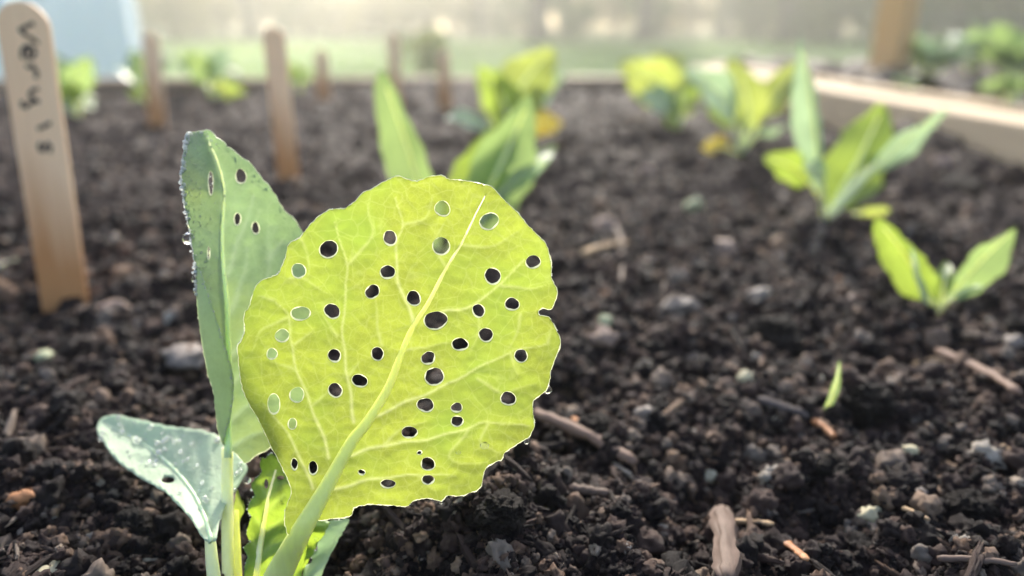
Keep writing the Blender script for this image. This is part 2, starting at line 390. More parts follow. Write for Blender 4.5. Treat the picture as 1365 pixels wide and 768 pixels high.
def lawn_mat():
    m, nt, out = new_mat('lawn'); L = nt.links.new
    tc = N(nt, 'ShaderNodeTexCoord')
    a = N(nt, 'ShaderNodeTexNoise', Scale=1.2, Detail=6.0); L(tc.outputs['Object'], a.inputs['Vector'])
    b = N(nt, 'ShaderNodeTexNoise', Scale=60.0, Detail=5.0); L(tc.outputs['Object'], b.inputs['Vector'])
    r1 = ramp(nt, [(.3, (.11, .20, .06)), (.7, (.20, .30, .10))]); L(a.outputs['Fac'], r1.inputs[0])
    r2 = ramp(nt, [(.3, (.5, .5, .5)), (.7, (1.2, 1.2, 1.1))]); L(b.outputs['Fac'], r2.inputs[0])
    c = mixc(nt, 1.0, r1.outputs[0], r2.outputs[0], 'MULTIPLY')
    bs = N(nt, 'ShaderNodeBsdfPrincipled', Roughness=.85); L(c, bs.inputs['Base Color'])
    bp = N(nt, 'ShaderNodeBump', Strength=.8, Distance=.02); L(b.outputs['Fac'], bp.inputs['Height']); L(bp.outputs[0], bs.inputs['Normal'])
    L(bs.outputs[0], out.inputs['Surface']); return m
M['lawn'] = lawn_mat()

# ------------------------------------------------------------------ setting: lawn, raised bed, soil
LAWN_Z = -0.25
BED_ROT = math.radians(-4.5)      # the bed runs a little to the left of the lens axis
bed_r = Vector((math.cos(BED_ROT), -math.sin(BED_ROT), 0)); bed_f = Vector((math.sin(BED_ROT), math.cos(BED_ROT), 0))
def B(u, w, z=0.0): return bed_r * u + bed_f * w + Vector((0, 0, z))
U0, U1, W0, W1 = -0.80, 0.39, -0.35, 1.22

nl = 60
gx = np.sinh(np.linspace(-4, 4, nl)) / math.sinh(4) * 62; gy = gx
V = [(x, y, LAWN_Z + .02 * float(pnoise(x / 3, y / 3, 11))) for y in gy for x in gx]
F = [(j * nl + i, j * nl + i + 1, (j + 1) * nl + i + 1, (j + 1) * nl + i) for j in range(nl - 1) for i in range(nl - 1)]
tag(link('lawn', raw_mesh('lawn', V, F, M['lawn'])), kind='structure')

# the soil sheet, finer towards the place where one kneels
def spaced(a, b, c, near, far, reach):
    out = [c]; x = c
    while x < b:
        x += near + (far - near) * min(1, abs(x - c) / reach); out.append(min(x, b))
    x = c; lo = []
    while x > a:
        x -= near + (far - near) * min(1, abs(x - c) / reach); lo.append(max(x, a))
    return np.array(lo[::-1] + out)
us = spaced(U0 + .002, U1 - .002, 0.02, .0011, .0050, .5); ws = spaced(W0 + .002, W1 - .002, .16, .0009, .0075, .9)
uu, wwg = np.meshgrid(us, ws)
xx = bed_r.x * uu + bed_f.x * wwg; yy = bed_r.y * uu + bed_f.y * wwg
hh = H(xx, yy)
nu, nw = len(us), len(ws)
co = np.stack([xx, yy, hh], -1).reshape(-1, 3)
idx = np.arange(nu * nw).reshape(nw, nu)
quads = np.stack([idx[:-1, :-1], idx[:-1, 1:], idx[1:, 1:], idx[1:, :-1]], -1).reshape(-1, 4)
def np_mesh(name, co, quads, mat):
    me = bpy.data.meshes.new(name)
    k = quads.shape[1]
    me.vertices.add(len(co)); me.vertices.foreach_set('co', co.astype(np.float32).ravel())
    me.loops.add(quads.size); me.loops.foreach_set('vertex_index', quads.astype(np.int32).ravel())
    me.polygons.add(len(quads)); me.polygons.foreach_set('loop_start', np.arange(0, quads.size, k, dtype=np.int32))
    me.update(calc_edges=True)
    me.polygons.foreach_set('use_smooth', np.ones(len(quads), bool))
    me.materials.append(mat)
    return me
tag(link('soil', np_mesh('soil', co, quads, M['soil'])), kind='structure')

# boards of the raised bed: two courses each side
bed = thing('raised_bed', 'weathered plank raised bed frame holding the dark soil', 'raised bed', (0, 0, LAWN_Z), rz=-BED_ROT)
BT = 0.036                                     # board top above the soil
TH = 0.042
for k, (z0, z1) in enumerate(((LAWN_Z + .002, -.112), (-.109, BT))):
    h = z1 - z0; zc = (z0 + z1) / 2 - LAWN_Z; wl = W1 - W0 + TH
    bevel_box('plank', (TH, wl, h), M['board'], .003, (U1 + TH / 2, (W0 + W1) / 2, zc), bed, sub=24, warp=.0015, seed=k)
    bevel_box('plank', (TH, wl, h), M['board'], .003, (U0 - TH / 2, (W0 + W1) / 2, zc), bed, sub=24, warp=.0015, seed=k + 3)
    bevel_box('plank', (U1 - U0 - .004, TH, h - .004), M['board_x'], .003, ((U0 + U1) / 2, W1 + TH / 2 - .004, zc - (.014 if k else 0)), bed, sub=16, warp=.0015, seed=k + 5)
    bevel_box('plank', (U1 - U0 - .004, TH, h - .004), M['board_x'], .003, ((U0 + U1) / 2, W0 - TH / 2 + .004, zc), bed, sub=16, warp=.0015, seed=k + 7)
for u, w in ((U1 - .02, W1 - .03), (U0 + .02, W1 - .03)):
    bevel_box('corner_block', (.035, .035, .2), M['board'], .002, (u, w, .12), bed)

# ------------------------------------------------------------------ soil crumbs (uncountable): one object, instanced lumps
proto_col = bpy.data.collections.new('crumb_shapes')
def lump_mesh(name, sub, seed, amp, flat, mat, freq=1.3):
    bm = bmesh.new(); bmesh.ops.create_icosphere(bm, subdivisions=sub, radius=1.0)
    off = Vector((seed * 3.7, seed * 1.9, seed * 5.3))
    for v in bm.verts:
        d = v.co.normalized()
        n = mnoise.noise(d * freq + off) * amp + mnoise.noise(d * freq * 2.6 + off) * amp * .6
        if sub >= 3: n += mnoise.noise(d * freq * 6 + off) * amp * .35
        v.co = d * (1 + n)
        v.co.x *= flat[0]; v.co.y *= flat[1]; v.co.z *= flat[2]
    me = bpy.data.meshes.new(name); bm.to_mesh(me); bm.free()
    me.materials.append(mat); me.polygons.foreach_set('use_smooth', [True] * len(me.polygons))
    return me
NPROTO = 12
for k in range(NPROTO):
    fl = [(1, 1, .8), (1.2, .9, .75), (1, .8, .9), (1.5, .8, .5), (3.2, .42, .34), (1, .9, .95)][k % 6]
    me = lump_mesh('crumb_shape', 3, k + 1, .6, fl, M['crumb'], 1.3 + .25 * (k % 4))
    o = bpy.data.objects.new('crumb_shape', me); proto_col.objects.link(o)
NC = 120000
bx, by = -.01, .02
r = .08 * (1.35 / .08) ** rng.random(NC)
r = np.concatenate([r, .085 + .36 * rng.random(120000) ** .8])
NC = len(r)
th = rng.uniform(-1.15, 1.15, NC) - .02
cx = bx + r * np.sin(th); cy = by - .02 + r * np.cos(th)
cu = cx * bed_r.x + cy * bed_r.y; cw = cx * bed_f.x + cy * bed_f.y
keep = (cu > U0 + .01) & (cu < U1 - .008) & (cw < W1 - .012) & (cw > .03) & (np.hypot(cx, cy) > .05)
cx, cy, r = cx[keep], cy[keep], r[keep]; NC = len(cx)
sz = np.exp(rng.normal(math.log(.00044), .66, NC)) * (1 + r * 1.5)
sz = np.clip(sz, .00025, .0026 + .004 * r)
ch = H(cx, cy)
cz = ch + sz * rng.uniform(-.35, .55, NC)
me = bpy.data.meshes.new('soil_crumbs')
me.vertices.add(NC); me.vertices.foreach_set('co', np.stack([cx, cy, cz], -1).astype(np.float32).ravel())
a = me.attributes.new('scl', 'FLOAT', 'POINT'); a.data.foreach_set('value', sz.astype(np.float32))
pk = rng.integers(0, NPROTO, NC); sz[np.isin(pk % 6, (3, 4))] *= .72; me.attributes['scl'].data.foreach_set('value', sz.astype(np.float32)); rv = rng.uniform(-3.14, 3.14, (NC, 3))
lying = np.isin(pk % 6, (3, 4)); rv[lying, :2] = rng.normal(0, .28, (int(lying.sum()), 2))
a = me.attributes.new('rotv', 'FLOAT_VECTOR', 'POINT'); a.data.foreach_set('vector', rv.astype(np.float32).ravel())
a = me.attributes.new('pick', 'INT', 'POINT'); a.data.foreach_set('value', pk.astype(np.int32))
me.update()
crumbs = link('soil_crumbs', me); tag(crumbs, 'loose dark crumbs of soil and bark over the bed', 'soil crumbs', kind='stuff')
ng = bpy.data.node_groups.new('scatter_crumbs', 'GeometryNodeTree')
ng.interface.new_socket('Geometry', in_out='INPUT', socket_type='NodeSocketGeometry')
ng.interface.new_socket('Geometry', in_out='OUTPUT', socket_type='NodeSocketGeometry')
gi = ng.nodes.new('NodeGroupInput'); go = ng.nodes.new('NodeGroupOutput')
ci = ng.nodes.new('GeometryNodeCollectionInfo'); ci.inputs['Collection'].default_value = proto_col
ci.inputs['Separate Children'].default_value = True; ci.inputs['Reset Children'].default_value = True
ip = ng.nodes.new('GeometryNodeInstanceOnPoints'); ip.inputs['Pick Instance'].default_value = True
def named(nm, ty):
    n = ng.nodes.new('GeometryNodeInputNamedAttribute'); n.data_type = ty; n.inputs['Name'].default_value = nm
    return n.outputs['Attribute']
ng.links.new(gi.outputs[0], ip.inputs['Points']); ng.links.new(ci.outputs[0], ip.inputs['Instance'])
ng.links.new(named('pick', 'INT'), ip.inputs['Instance Index'])
ng.links.new(named('rotv', 'FLOAT_VECTOR'), ip.inputs['Rotation'])
ng.links.new(named('scl', 'FLOAT'), ip.inputs['Scale'])
ng.links.new(ip.outputs[0], go.inputs[0])
md = crumbs.modifiers.new('scatter', 'NODES'); md.node_group = ng

# ------------------------------------------------------------------ the leaf builder for leaves close to the lens
def inside(poly, x, y):
    poly = np.asarray(poly); x = np.asarray(x); y = np.asarray(y)
    c = np.zeros(x.shape, bool); n = len(poly); j = n - 1
    for i in range(n):
        xi, yi = poly[i]; xj, yj = poly[j]
        if yi != yj:
            c ^= ((yi > y) != (yj > y)) & (x < (xj - xi) * (y - yi) / (yj - yi) + xi)
        j = i
    return c
def seg_dist(px, py, line):
    d = np.full(np.shape(px), 1e9)
    for (ax, ay), (bx_, by_) in zip(line[:-1], line[1:]):
        vx, vy = bx_ - ax, by_ - ay; L2 = vx * vx + vy * vy + 1e-9
        t = np.clip(((px - ax) * vx + (py - ay) * vy) / L2, 0, 1)
        d = np.minimum(d, np.hypot(px - ax - t * vx, py - ay - t * vy))
    return d
def densify(poly, step, jag, seed, closed=True):
    rr = random.Random(seed); out = []
    n = len(poly)
    pts = [Vector((*p, 0)) for p in poly]
    for i in range(n if closed else n - 1):
        p0, p1, p2, p3 = pts[(i - 1) % n], pts[i], pts[(i + 1) % n], pts[(i + 2) % n]
        k = max(1, int((p2 - p1).length / step))
        for q in range(k):
            f = q / k
            c = .5 * (2 * p1 + (p2 - p0) * f * .8 + (-p2 + p0 + 0 * p3) * 0 * f)   # mild smoothing
            c = p1.lerp(p2, f)
            cr = .5 * ((2 * p1) + (p2 - p0) * f + (2 * p0 - 5 * p1 + 4 * p2 - p3) * f * f + (3 * p1 - p0 - 3 * p2 + p3) * f ** 3)
            c = c.lerp(cr, .6)
            out.append((c.x + rr.uniform(-jag, jag), c.y + rr.uniform(-jag, jag)))
    return out
def blade(name, outline, depth, mat, parent, org, holes=(), veins=(), step=4.0, jag=.7, seed=1, thick=.0004, puff=.0005, rim=None, vw=4.0, lip=0, ribs=(), cut=None):
    """veins: (polyline, weight). depth(x, y): distance of the blade along the lens axis"""
    rr = random.Random(seed)
    out = densify(outline, step, jag, seed)
    loops = [out]
    for (hx, hy, rx, ry) in holes:
        n = max(12, int((rx + ry) * 1.8)); ph = rr.uniform(0, 6.28); e1 = rr.uniform(.02, .09); e2 = rr.uniform(0, .035)
        loops.append([(hx + rx * math.cos(t) * (1 + e1 * math.cos(2 * t + ph) + e2 * math.cos(3 * t + ph * 2)),
                       hy + ry * math.sin(t) * (1 + e1 * math.cos(2 * t + ph) + e2 * math.cos(3 * t + ph * 2))) for t in [2 * math.pi * k / n for k in range(n)]])
    A = np.array(out); x0, y0 = A.min(0); x1, y1 = A.max(0)
    gx_, gy_ = np.meshgrid(np.arange(x0, x1, step), np.arange(y0, y1, step * .87))
    gx_ = gx_ + (np.arange(gx_.shape[0]) % 2)[:, None] * step / 2
    gx_ = gx_.ravel() + rng.uniform(-.2, .2, gx_.size) * step; gy_ = gy_.ravel() + rng.uniform(-.2, .2, gy_.size) * step
    k = inside(out, gx_, gy_)
    for lp in loops[1:]: k &= ~inside(lp, gx_, gy_)
    for lp in loops: k &= seg_dist(gx_, gy_, lp + lp[:1]) > step * .45
    pts = []; edges = []
    for lp in loops:
        s = len(pts); pts += lp; edges += [(s + i, s + (i + 1) % len(lp)) for i in range(len(lp))]
    pts += list(zip(gx_[k], gy_[k]))
    res = delaunay_2d_cdt([Vector(p) for p in pts], edges, [], 0, 1e-6)
    pv = np.array([tuple(p) for p in res[0]]); tri = np.array([tuple(f) for f in res[2] if len(f) == 3])
    c = pv[tri].mean(1)
    ok = inside(out, c[:, 0], c[:, 1])
    for lp in loops[1:]: ok &= ~inside(lp, c[:, 0], c[:, 1])
    if cut:
        q = resample([(a0, b0, 0) for a0, b0 in cut[0]], len(cut[0]) * 4); w_ = np.interp(np.linspace(0, 1, len(q)), np.linspace(0, 1, len(cut[1])), cut[1])
        for i in range(len(q) - 1): ok &= seg_dist(c[:, 0], c[:, 1], [(q[i].x, q[i].y), (q[i + 1].x, q[i + 1].y)]) > w_[i] * .62
    tri = tri[ok]
    # wind every face towards the camera
    a_ = pv[tri[:, 1]] - pv[tri[:, 0]]; b_ = pv[tri[:, 2]] - pv[tri[:, 0]]
    flip = (a_[:, 0] * b_[:, 1] - a_[:, 1] * b_[:, 0]) > 0
    tri[flip] = tri[flip][:, ::-1]
    X, Y = pv[:, 0], pv[:, 1]
    va = np.zeros(len(X)); vd = np.full(len(X), 60.0)
    rb = np.zeros(len(X)); rh = np.zeros(len(X))
    for line, wgt in veins:
        line = [(q.x + 1.2 * math.sin(q.y / 9), q.y + 1.2 * math.sin(q.x / 8)) for q in resample([(a0, b0, 0) for a0, b0 in line], len(line) * 4)]
        for i in range(len(line) - 1):
            f = i / max(1, len(line) - 2); d = seg_dist(X, Y, line[i:i + 2])
            va = np.maximum(va, wgt * (1 - .45 * f) * np.exp(-(d / (vw * (1.45 - .8 * f))) ** 2)); vd = np.minimum(vd, d)
    for line, ws_ in ribs:
        nn_ = len(line) * 3; q = resample([(a0, b0, 0) for a0, b0 in line], nn_); w_ = np.interp(np.linspace(0, 1, nn_), np.linspace(0, 1, len(ws_)), ws_)
        for i in range(nn_ - 1):
            d = seg_dist(X, Y, [(q[i].x, q[i].y), (q[i + 1].x, q[i + 1].y)]); w0 = (w_[i] + w_[i + 1]) / 2
            rb = np.maximum(rb, np.clip(1.25 - d / w0 * 1.1, 0, 1) if True else 0)
            bump_ = np.sqrt(np.clip(1 - (d / (w0 * 1.15)) ** 2, 0, 1)) * w0; rh = np.maximum(rh, bump_)
    Z = depth(X, Y) - rh * .5 * .1345 / FPX - puff * np.tanh(vd / 14.0) - .00010 * pnoise(X / 11, Y / 11, seed + 20)
    co_ = np.stack(P(X, Y, Z), -1) - np.array(org)
    # cut edges: a wall as deep as the blade is thick
    cnt = {}
    for f in tri:
        for i in range(3):
            e = (f[i], f[(i + 1) % 3]); cnt[tuple(sorted(e))] = cnt.get(tuple(sorted(e)), []) + [e]
    bnd = [v[0] for v in cnt.values() if len(v) == 1]
    bv = sorted({i for e in bnd for i in e}); mp = {v: len(co_) + i for i, v in enumerate(bv)}
    back = np.stack(P(X[bv], Y[bv], Z[bv] + thick), -1) - np.array(org)
    if lip: bnd = []
    faces = [tuple(f) for f in tri] + [(e[1], e[0], mp[e[0]], mp[e[1]]) for e in bnd]
    me = raw_mesh(name, np.concatenate([co_, back]), faces, [mat, rim or M['rim']], True, [0] * len(tri) + [1] * len(bnd))
    at = me.attributes.new('vein', 'FLOAT', 'POINT'); at.data.foreach_set('value', np.concatenate([va, np.ones(len(back))]).astype(np.float32))
    ab = me.attributes.new('rib', 'FLOAT', 'POINT'); ab.data.foreach_set('value', np.concatenate([rb, np.zeros(len(back))]).astype(np.float32))
    bl = link(name, me, parent)
    if lip:
        for li, lp in enumerate(loops):
            a2 = np.array(lp); z2 = depth(a2[:, 0], a2[:, 1]) - puff * .5
            tg = np.roll(a2, -1, 0) - np.roll(a2, 1, 0); tg /= np.linalg.norm(tg, axis=1)[:, None] + 1e-9
            nr = np.stack([tg[:, 1], -tg[:, 0]], -1)
            ar = np.sum(a2[:, 0] * np.roll(a2[:, 1], -1) - np.roll(a2[:, 0], -1) * a2[:, 1])
            if (ar > 0) == (li > 0): nr = -nr
            wv = lip * np.clip(.85 + .9 * pnoise(a2[:, 0] / 9, a2[:, 1] / 9, 44) + (-.55 * nr[:, 1] if li else -.25), .12, 1.9)[:, None]
            in0 = np.stack(P(a2[:, 0], a2[:, 1], z2), -1); o2 = a2 + nr * wv
            in1 = np.stack(P(o2[:, 0], o2[:, 1], z2 + thick * .5), -1)
            n_ = len(a2); VV_ = np.concatenate([in0, in1]) - np.array(org)
            FF_ = [(i, (i + 1) % n_, n_ + (i + 1) % n_, n_ + i) for i in range(n_)]
            nm_ = 'leaf_margin' if li == 0 else 'hole_rim'
            link(nm_, raw_mesh(nm_, VV_, FF_, M['rim']), bl)
    return bl
def vein_tube(name, line, w0, w1, depth, mat, parent, org, sink=.25, n=None, flat=.6):
    n = n or max(6, len(line) * 5)
    pts2 = resample([(x, y, 0) for x, y in line], n)
    pts, rad = [], []
    for i, p in enumerate(pts2):
        z = float(depth(np.array([p.x]), np.array([p.y]))[0]); w = w0 + (w1 - w0) * i / (n - 1)
        rad.append(w * z / FPX); pts.append(Pv(p.x, p.y, z - rad[-1] * sink) - Vector(org))
    V_, F_ = tube_data(pts, rad, 8, flat, up=(0, -CP, SP))
    return link(name, raw_mesh(name, V_, F_, mat), parent)
def petiole_tube(name, spec, mat, parent, org, n=16, flat=.85):
    """spec: (px, py, depth, half width in px)"""
    q = resample([Vector((s[0], s[1], s[2] * 1000)) for s in spec], n); hw = resample([Vector((s[3], 0, 0)) for s in spec], n)
    V_, F_ = tube_data([Pv(p.x, p.y, p.z / 1000) - Vector(org) for p in q], [h.x * p.z / 1000 / FPX for p, h in zip(q, hw)], 12, flat, up=(0, -CP, SP))
    return link(name, raw_mesh(name, V_, F_, mat), parent)

# ------------------------------------------------------------------ the perforated seedling in front
org = G(338, 835); org.z = Hs(org.x, org.y)
plant = thing('brassica_seedling', 'dewy brassica seedling with a large hole-riddled yellow-green leaf, beside the stick marked with writing', 'seedling', org, 'brassica seedlings in the bed')

OUT = [(400, 712), (410, 700), (424, 694), (446, 691), (468, 687), (471, 677), (490, 672), (517, 673), (542, 675), (552, 667), (571, 664), (588, 668), (595, 661), (618, 660),
       (640, 650), (645, 629), (650, 621), (669, 612), (672, 604), (689, 592), (705, 582), (712, 568), (711, 555), (710, 535), (727, 521), (733, 504), (734, 494), (743, 470),
       (747, 454), (740, 437), (732, 423), (720, 421), (717, 415), (723, 410), (735, 412), (743, 389), (735, 372), (735, 355), (730, 332), (725, 322), (703, 300), (689, 283),
       (666, 261), (655, 249), (625, 242), (598, 239), (588, 234), (571, 236), (556, 242), (542, 239), (530, 235), (513, 242), (496, 252), (484, 257), (473, 269), (459, 278),
       (442, 279), (429, 286), (417, 296), (405, 310), (400, 318), (390, 322), (384, 328), (381, 342), (373, 362), (368, 367), (347, 375), (339, 386), (332, 410), (327, 416),
       (325, 426), (327, 440), (322, 454), (317, 462), (318, 480), (320, 500), (324, 520), (333, 540), (342, 554), (352, 574), (361, 594), (371, 613), (378, 627), (386, 644),
       (389, 658), (384, 670), (380, 682), (380, 698), (384, 712)]
def c2(l): return [(300 + a / 2.954, 220 + b / 2.954, c / 2.954, d / 2.954) for a, b, c, d in l]
def c3(l): return [(300 + a / 2.954, 450 + b / 2.954, c / 2.954, d / 2.954) for a, b, c, d in l]
HOLES = c2([(408, 332, 38, 36), (650, 288, 29, 30), (640, 422, 29, 30), (580, 499, 29, 29), (743, 525, 28, 32), (829, 612, 46, 38), (290, 417, 32, 28), (297, 585, 38, 30), (225, 672, 29, 27),
            (185, 744, 24, 22), (421, 576, 33, 30), (856, 172, 31, 32), (851, 320, 35, 37), (1040, 222, 38, 35), (1054, 438, 34, 33), (1213, 382, 32, 26), (998, 574, 28, 26),
            (1130, 548, 28, 28), (1027, 669, 30, 28), (925, 706, 32, 28)]) + \
        c3([(431, 71, 27, 27), (600, 64, 27, 27), (530, 170, 31, 28), (434, 208, 29, 30), (800, 81, 29, 26), (824, 154, 37, 38), (789, 266, 35, 28), (726, 373, 31, 26), (912, 276, 24, 20),
            (914, 330, 25, 23), (1165, 72, 28, 27), (1115, 240, 31, 29), (799, 498, 28, 28), (799, 560, 28, 19), (641, 576, 33, 17), (347, 514, 20, 27), (283, 226, 30, 31), (192, 262, 27, 40),
            (265, 340, 20, 22), (273, 499, 15, 24), (538, 531, 16, 12), (766, 453, 12, 9)])
VMAIN = [(401, 710), (435, 650), (469, 589), (490, 562), (517, 518), (533, 477), (550, 437), (571, 404), (594, 359), (615, 325), (635, 284), (649, 257)]
VS = [[(552, 430), (533, 382), (528, 355), (530, 321), (536, 301), (528, 264)], [(472, 562), (466, 518), (459, 470), (457, 437), (462, 352), (445, 298)],
      [(439, 612), (435, 595), (415, 541), (396, 494), (388, 460), (385, 423), (364, 399)], [(417, 650), (398, 606), (374, 565), (351, 538)],
      [(580, 420), (594, 415), (632, 406), (666, 379), (698, 347)], [(493, 560), (537, 538), (588, 516), (638, 491), (679, 470), (730, 458)],
      [(469, 607), (510, 594), (571, 585), (625, 570), (652, 563), (706, 568)], [(446, 653), (490, 640), (557, 633), (605, 634)]]
VF = [[(536, 301), (567, 289), (578, 262)], [(462, 352), (496, 318), (491, 288), (494, 264)], [(637, 506), (667, 523), (676, 523), (713, 511)], [(693, 420), (691, 443), (672, 470)],
      [(533, 472), (554, 464), (601, 457)], [(508, 460), (502, 420), (500, 400)], [(388, 300), (408, 330), (411, 372)], [(388, 372), (408, 372), (440, 395)], [(392, 460), (418, 440)], [(466, 500), (482, 480)],
      [(652, 563), (640, 590), (668, 604)], [(625, 570), (600, 610), (640, 620)], [(632, 406), (640, 440), (625, 470)], [(594, 359), (580, 330), (590, 300)], [(557, 633), (580, 655)],
      [(510, 594), (530, 575), (570, 560)], [(679, 470), (690, 500)], [(450, 448), (430, 420)], [(615, 325), (650, 330), (690, 310)], [(415, 541), (440, 520)], [(364, 399), (345, 395)],
      [(385, 423), (350, 440), (335, 470)], [(396, 494), (360, 480)], [(730, 458), (735, 440)], [(666, 379), (700, 385), (728, 380)]]
def d_main(x, y):
    r2 = ((x - 530) / 210) ** 2 + ((y - 460) / 220) ** 2
    return .1345 + .0016 * (x - 530) / 210 * .6 - .0020 * r2 + .0008 * np.sin(x / 38 + y / 55) * np.clip(r2, 0, 1) + .0012 * np.clip((y - 560) / 120, 0, 1.2)
WM = (14.0, 10.2, 8.0, 6.8, 5.6, 4.5, 3.6, 2.8, 2.1, 1.5, 1.0, 0.4)
main_leaf = blade('leaf', OUT, d_main, M['leaf_yellow'], plant, org, HOLES, [(v, 1.0) for v in VS] + [(v, .5) for v in VF], step=2.4, jag=.5, seed=3, thick=.0003, puff=.00030, vw=1.5, lip=1.4, cut=(VMAIN, WM))
main_leaf['label'] = 'broad yellow-green leaf full of round insect holes'
pass
for v in (): vein_tube('vein', v, 2.6, .7, d_main, M['vein'], main_leaf, org, flat=.45)
dm = lambda x, y: float(d_main(np.array([float(x)]), np.array([float(y)]))[0])
petiole_tube('midrib', [(338, 840, .139, 21), (360, 790, .1368, 19), (380, 750, .1356, 17)] + [(x, y, dm(x, y) - .0003, w) for (x, y), w in zip(VMAIN, WM)], M['midrib'], main_leaf, org, n=70, flat=.5)

# the folded blue-green leaf
OUT2 = [(250, 177), (265, 175), (280, 175), (296, 189), (319, 207), (337, 221), (351, 241), (367, 259), (378, 280), (392, 291), (403, 310), (422, 340), (428, 400), (420, 460), (413, 520),
        (400, 560), (380, 585), (361, 596), (340, 608), (326, 618), (316, 606), (306, 600), (297, 592), (291, 572), (288, 548), (285, 520), (278, 500), (269, 451), (264, 414), (262, 378), (260, 350), (253, 305),
        (246, 268), (242, 232), (247, 196)]
def xm2(y): return np.interp(y, [175, 255, 300, 355, 405, 470, 600], [272, 299, 296, 297, 301, 303, 303])
def d_two(x, y):
    s = x - xm2(y)
    return .1505 + np.where(s > 0, s * .000045, s * .00013) - .0012 * np.sin(np.clip(s, 0, 110) / 110 * 3.14) + .001 * np.sin(y / 40) * (np.abs(s) / 60) + (400 - y) * .000006
def c1(l): return [(100 + a / 2.194, 150 + b / 2.194, c / 2.194, d / 2.194) for a, b, c, d in l]
HOLES2 = c1([(397, 207, 9, 34), (485, 187, 16, 24), (475, 312, 11, 20), (528, 338, 13, 18), (391, 412, 5, 20)])
VM2 = [(304, 610), (303, 540), (304, 470), (302, 405), (297, 355), (296, 300), (299, 255), (290, 215), (276, 185)]
VS2 = [[(303, 420), (316, 395), (326, 360), (330, 330)], [(304, 480), (330, 440), (352, 400), (358, 345), (357, 300)], [(300, 375), (318, 320), (340, 262)], [(303, 520), (340, 480), (380, 440)], [(304, 566), (325, 545), (356, 528)], [(306, 596), (325, 585), (352, 575)], [(357, 345), (378, 320)]]
leaf2 = blade('leaf', OUT2, d_two, M['leaf_glaucous'], plant, org, HOLES2, [(VM2, 1)] + [(v, .7) for v in VS2], step=4.2, jag=.9, seed=5, thick=.0003, puff=.0006, vw=3, lip=1.3)
leaf2['label'] = 'upright folded blue-green leaf with dew beads along one edge'
vein_tube('midrib', VM2, 5.5, .6, d_two, M['vein_green'], leaf2, org, n=40, flat=.6)
for v in (): vein_tube('vein', v, 1.8, .5, d_two, M['vein_green'], leaf2, org, flat=.4)
# its curled-over margin
FL = [(264, 356), (271, 372), (282, 405), (290, 430), (297, 452), (304, 472), (309, 490), (312, 508), (311, 530), (308, 552), (303, 574), (297, 590), (291, 576), (287, 548), (284, 520), (277, 500), (268, 451), (263, 414), (261, 378)]
def d_flap(x, y):
    xl = np.interp(y, [356, 414, 451, 500, 548, 590], [262, 263, 268, 277, 287, 295]); s = np.clip(x - xl, 0, 60)
    return d_two(xl, y) - .0004 - .0022 * np.sqrt(s / 34 + .0001) + s * .00002
fl = blade('curled_margin', FL, d_flap, M['leaf_pale'], leaf2, org, (), [], step=3.6, jag=.5, seed=8, thick=.0005, puff=0)
petiole_tube('petiole', [(309, 835, .1445, 11), (306, 790, .146, 9.5), (304, 730, .148, 8.5), (303, 660, .1497, 8), (303, 596, .1505, 7.5)], M['petiole_pale'], leaf2, org)

# the low waxy leaf spreading sideways
OUT3 = [(129, 568), (136, 557), (152, 553), (171, 556), (207, 564), (223, 568), (242, 570), (268, 573), (290, 580), (308, 592), (326, 616), (330, 628), (320, 645), (303, 668), (292, 700), (288, 722), (276, 722), (268, 716), (258, 698),
        (242, 678), (223, 659), (197, 643), (171, 627), (158, 617), (148, 604), (139, 591), (131, 580)]
def d_low(x, y):
    mid = np.interp(x, [129, 200, 250, 280, 330], [562, 600, 645, 700, 640])
    return .1400 + np.clip(720 - y, 0, 200) * .00020 - .0022 * np.abs((y - mid) / 60) + .0009 * np.sin(x / 23) * .6 - np.clip(x - 285, 0, 60) * .00004
VM3 = [(281, 722), (272, 690), (255, 655), (226, 620), (190, 592), (140, 566)]
VS3 = [[(262, 668), (268, 630), (262, 590)], [(235, 630), (245, 605), (238, 580)], [(205, 602), (222, 588)], [(250, 648), (225, 645)], [(215, 612), (185, 620)]]
leaf3 = blade('leaf', OUT3, d_low, M['leaf_waxy'], plant, org, [(224, 640, 9, 4)], [(VM3, .8)] + [(v, .5) for v in VS3], step=4.5, jag=.8, seed=9, thick=.0005, puff=.0007)
leaf3['label'] = 'pale waxy leaf spotted with dewdrops, spreading low over the soil'
vein_tube('midrib', VM3, 5, 1, d_low, M['vein_green'], leaf3, org, n=30, flat=.5)
petiole_tube('petiole', [(300, 830, .1425, 11), (289, 790, .1405, 9.5), (283, 752, .1402, 8.5), (280, 716, .1405, 7)], M['petiole_pale'], leaf3, org)

# the young crinkled leaf in the heart
OUT4 = [(362, 604), (354, 611), (349, 609), (347, 620), (350, 628), (343, 636), (337, 641), (335, 652), (340, 660), (334, 668), (329, 680), (335, 688), (331, 700), (329, 712), (333, 722), (325, 730), (330, 742), (326, 756), (328, 790), (345, 806),
        (372, 806), (398, 780), (408, 740), (414, 700), (404, 668), (392, 650), (382, 630), (372, 612)]
def d_young(x, y): return .1455 + .0014 * np.sin((x - 340) / 13) * .5 + .0012 * np.sin(y / 12 + x / 30) - np.clip(y - 700, 0, 120) * .00004 - np.abs(x - 356) * .00003
VM4 = [(342, 800), (341, 768), (349, 714), (356, 672), (368, 626)]
VS4 = [[(349, 714), (364, 700), (378, 690)], [(345, 740), (362, 728), (380, 722)], [(341, 764), (360, 750), (378, 744)], [(355, 680), (368, 668), (380, 660)], [(350, 705), (338, 690)], [(346, 735), (334, 722)], [(358, 662), (346, 648)]]
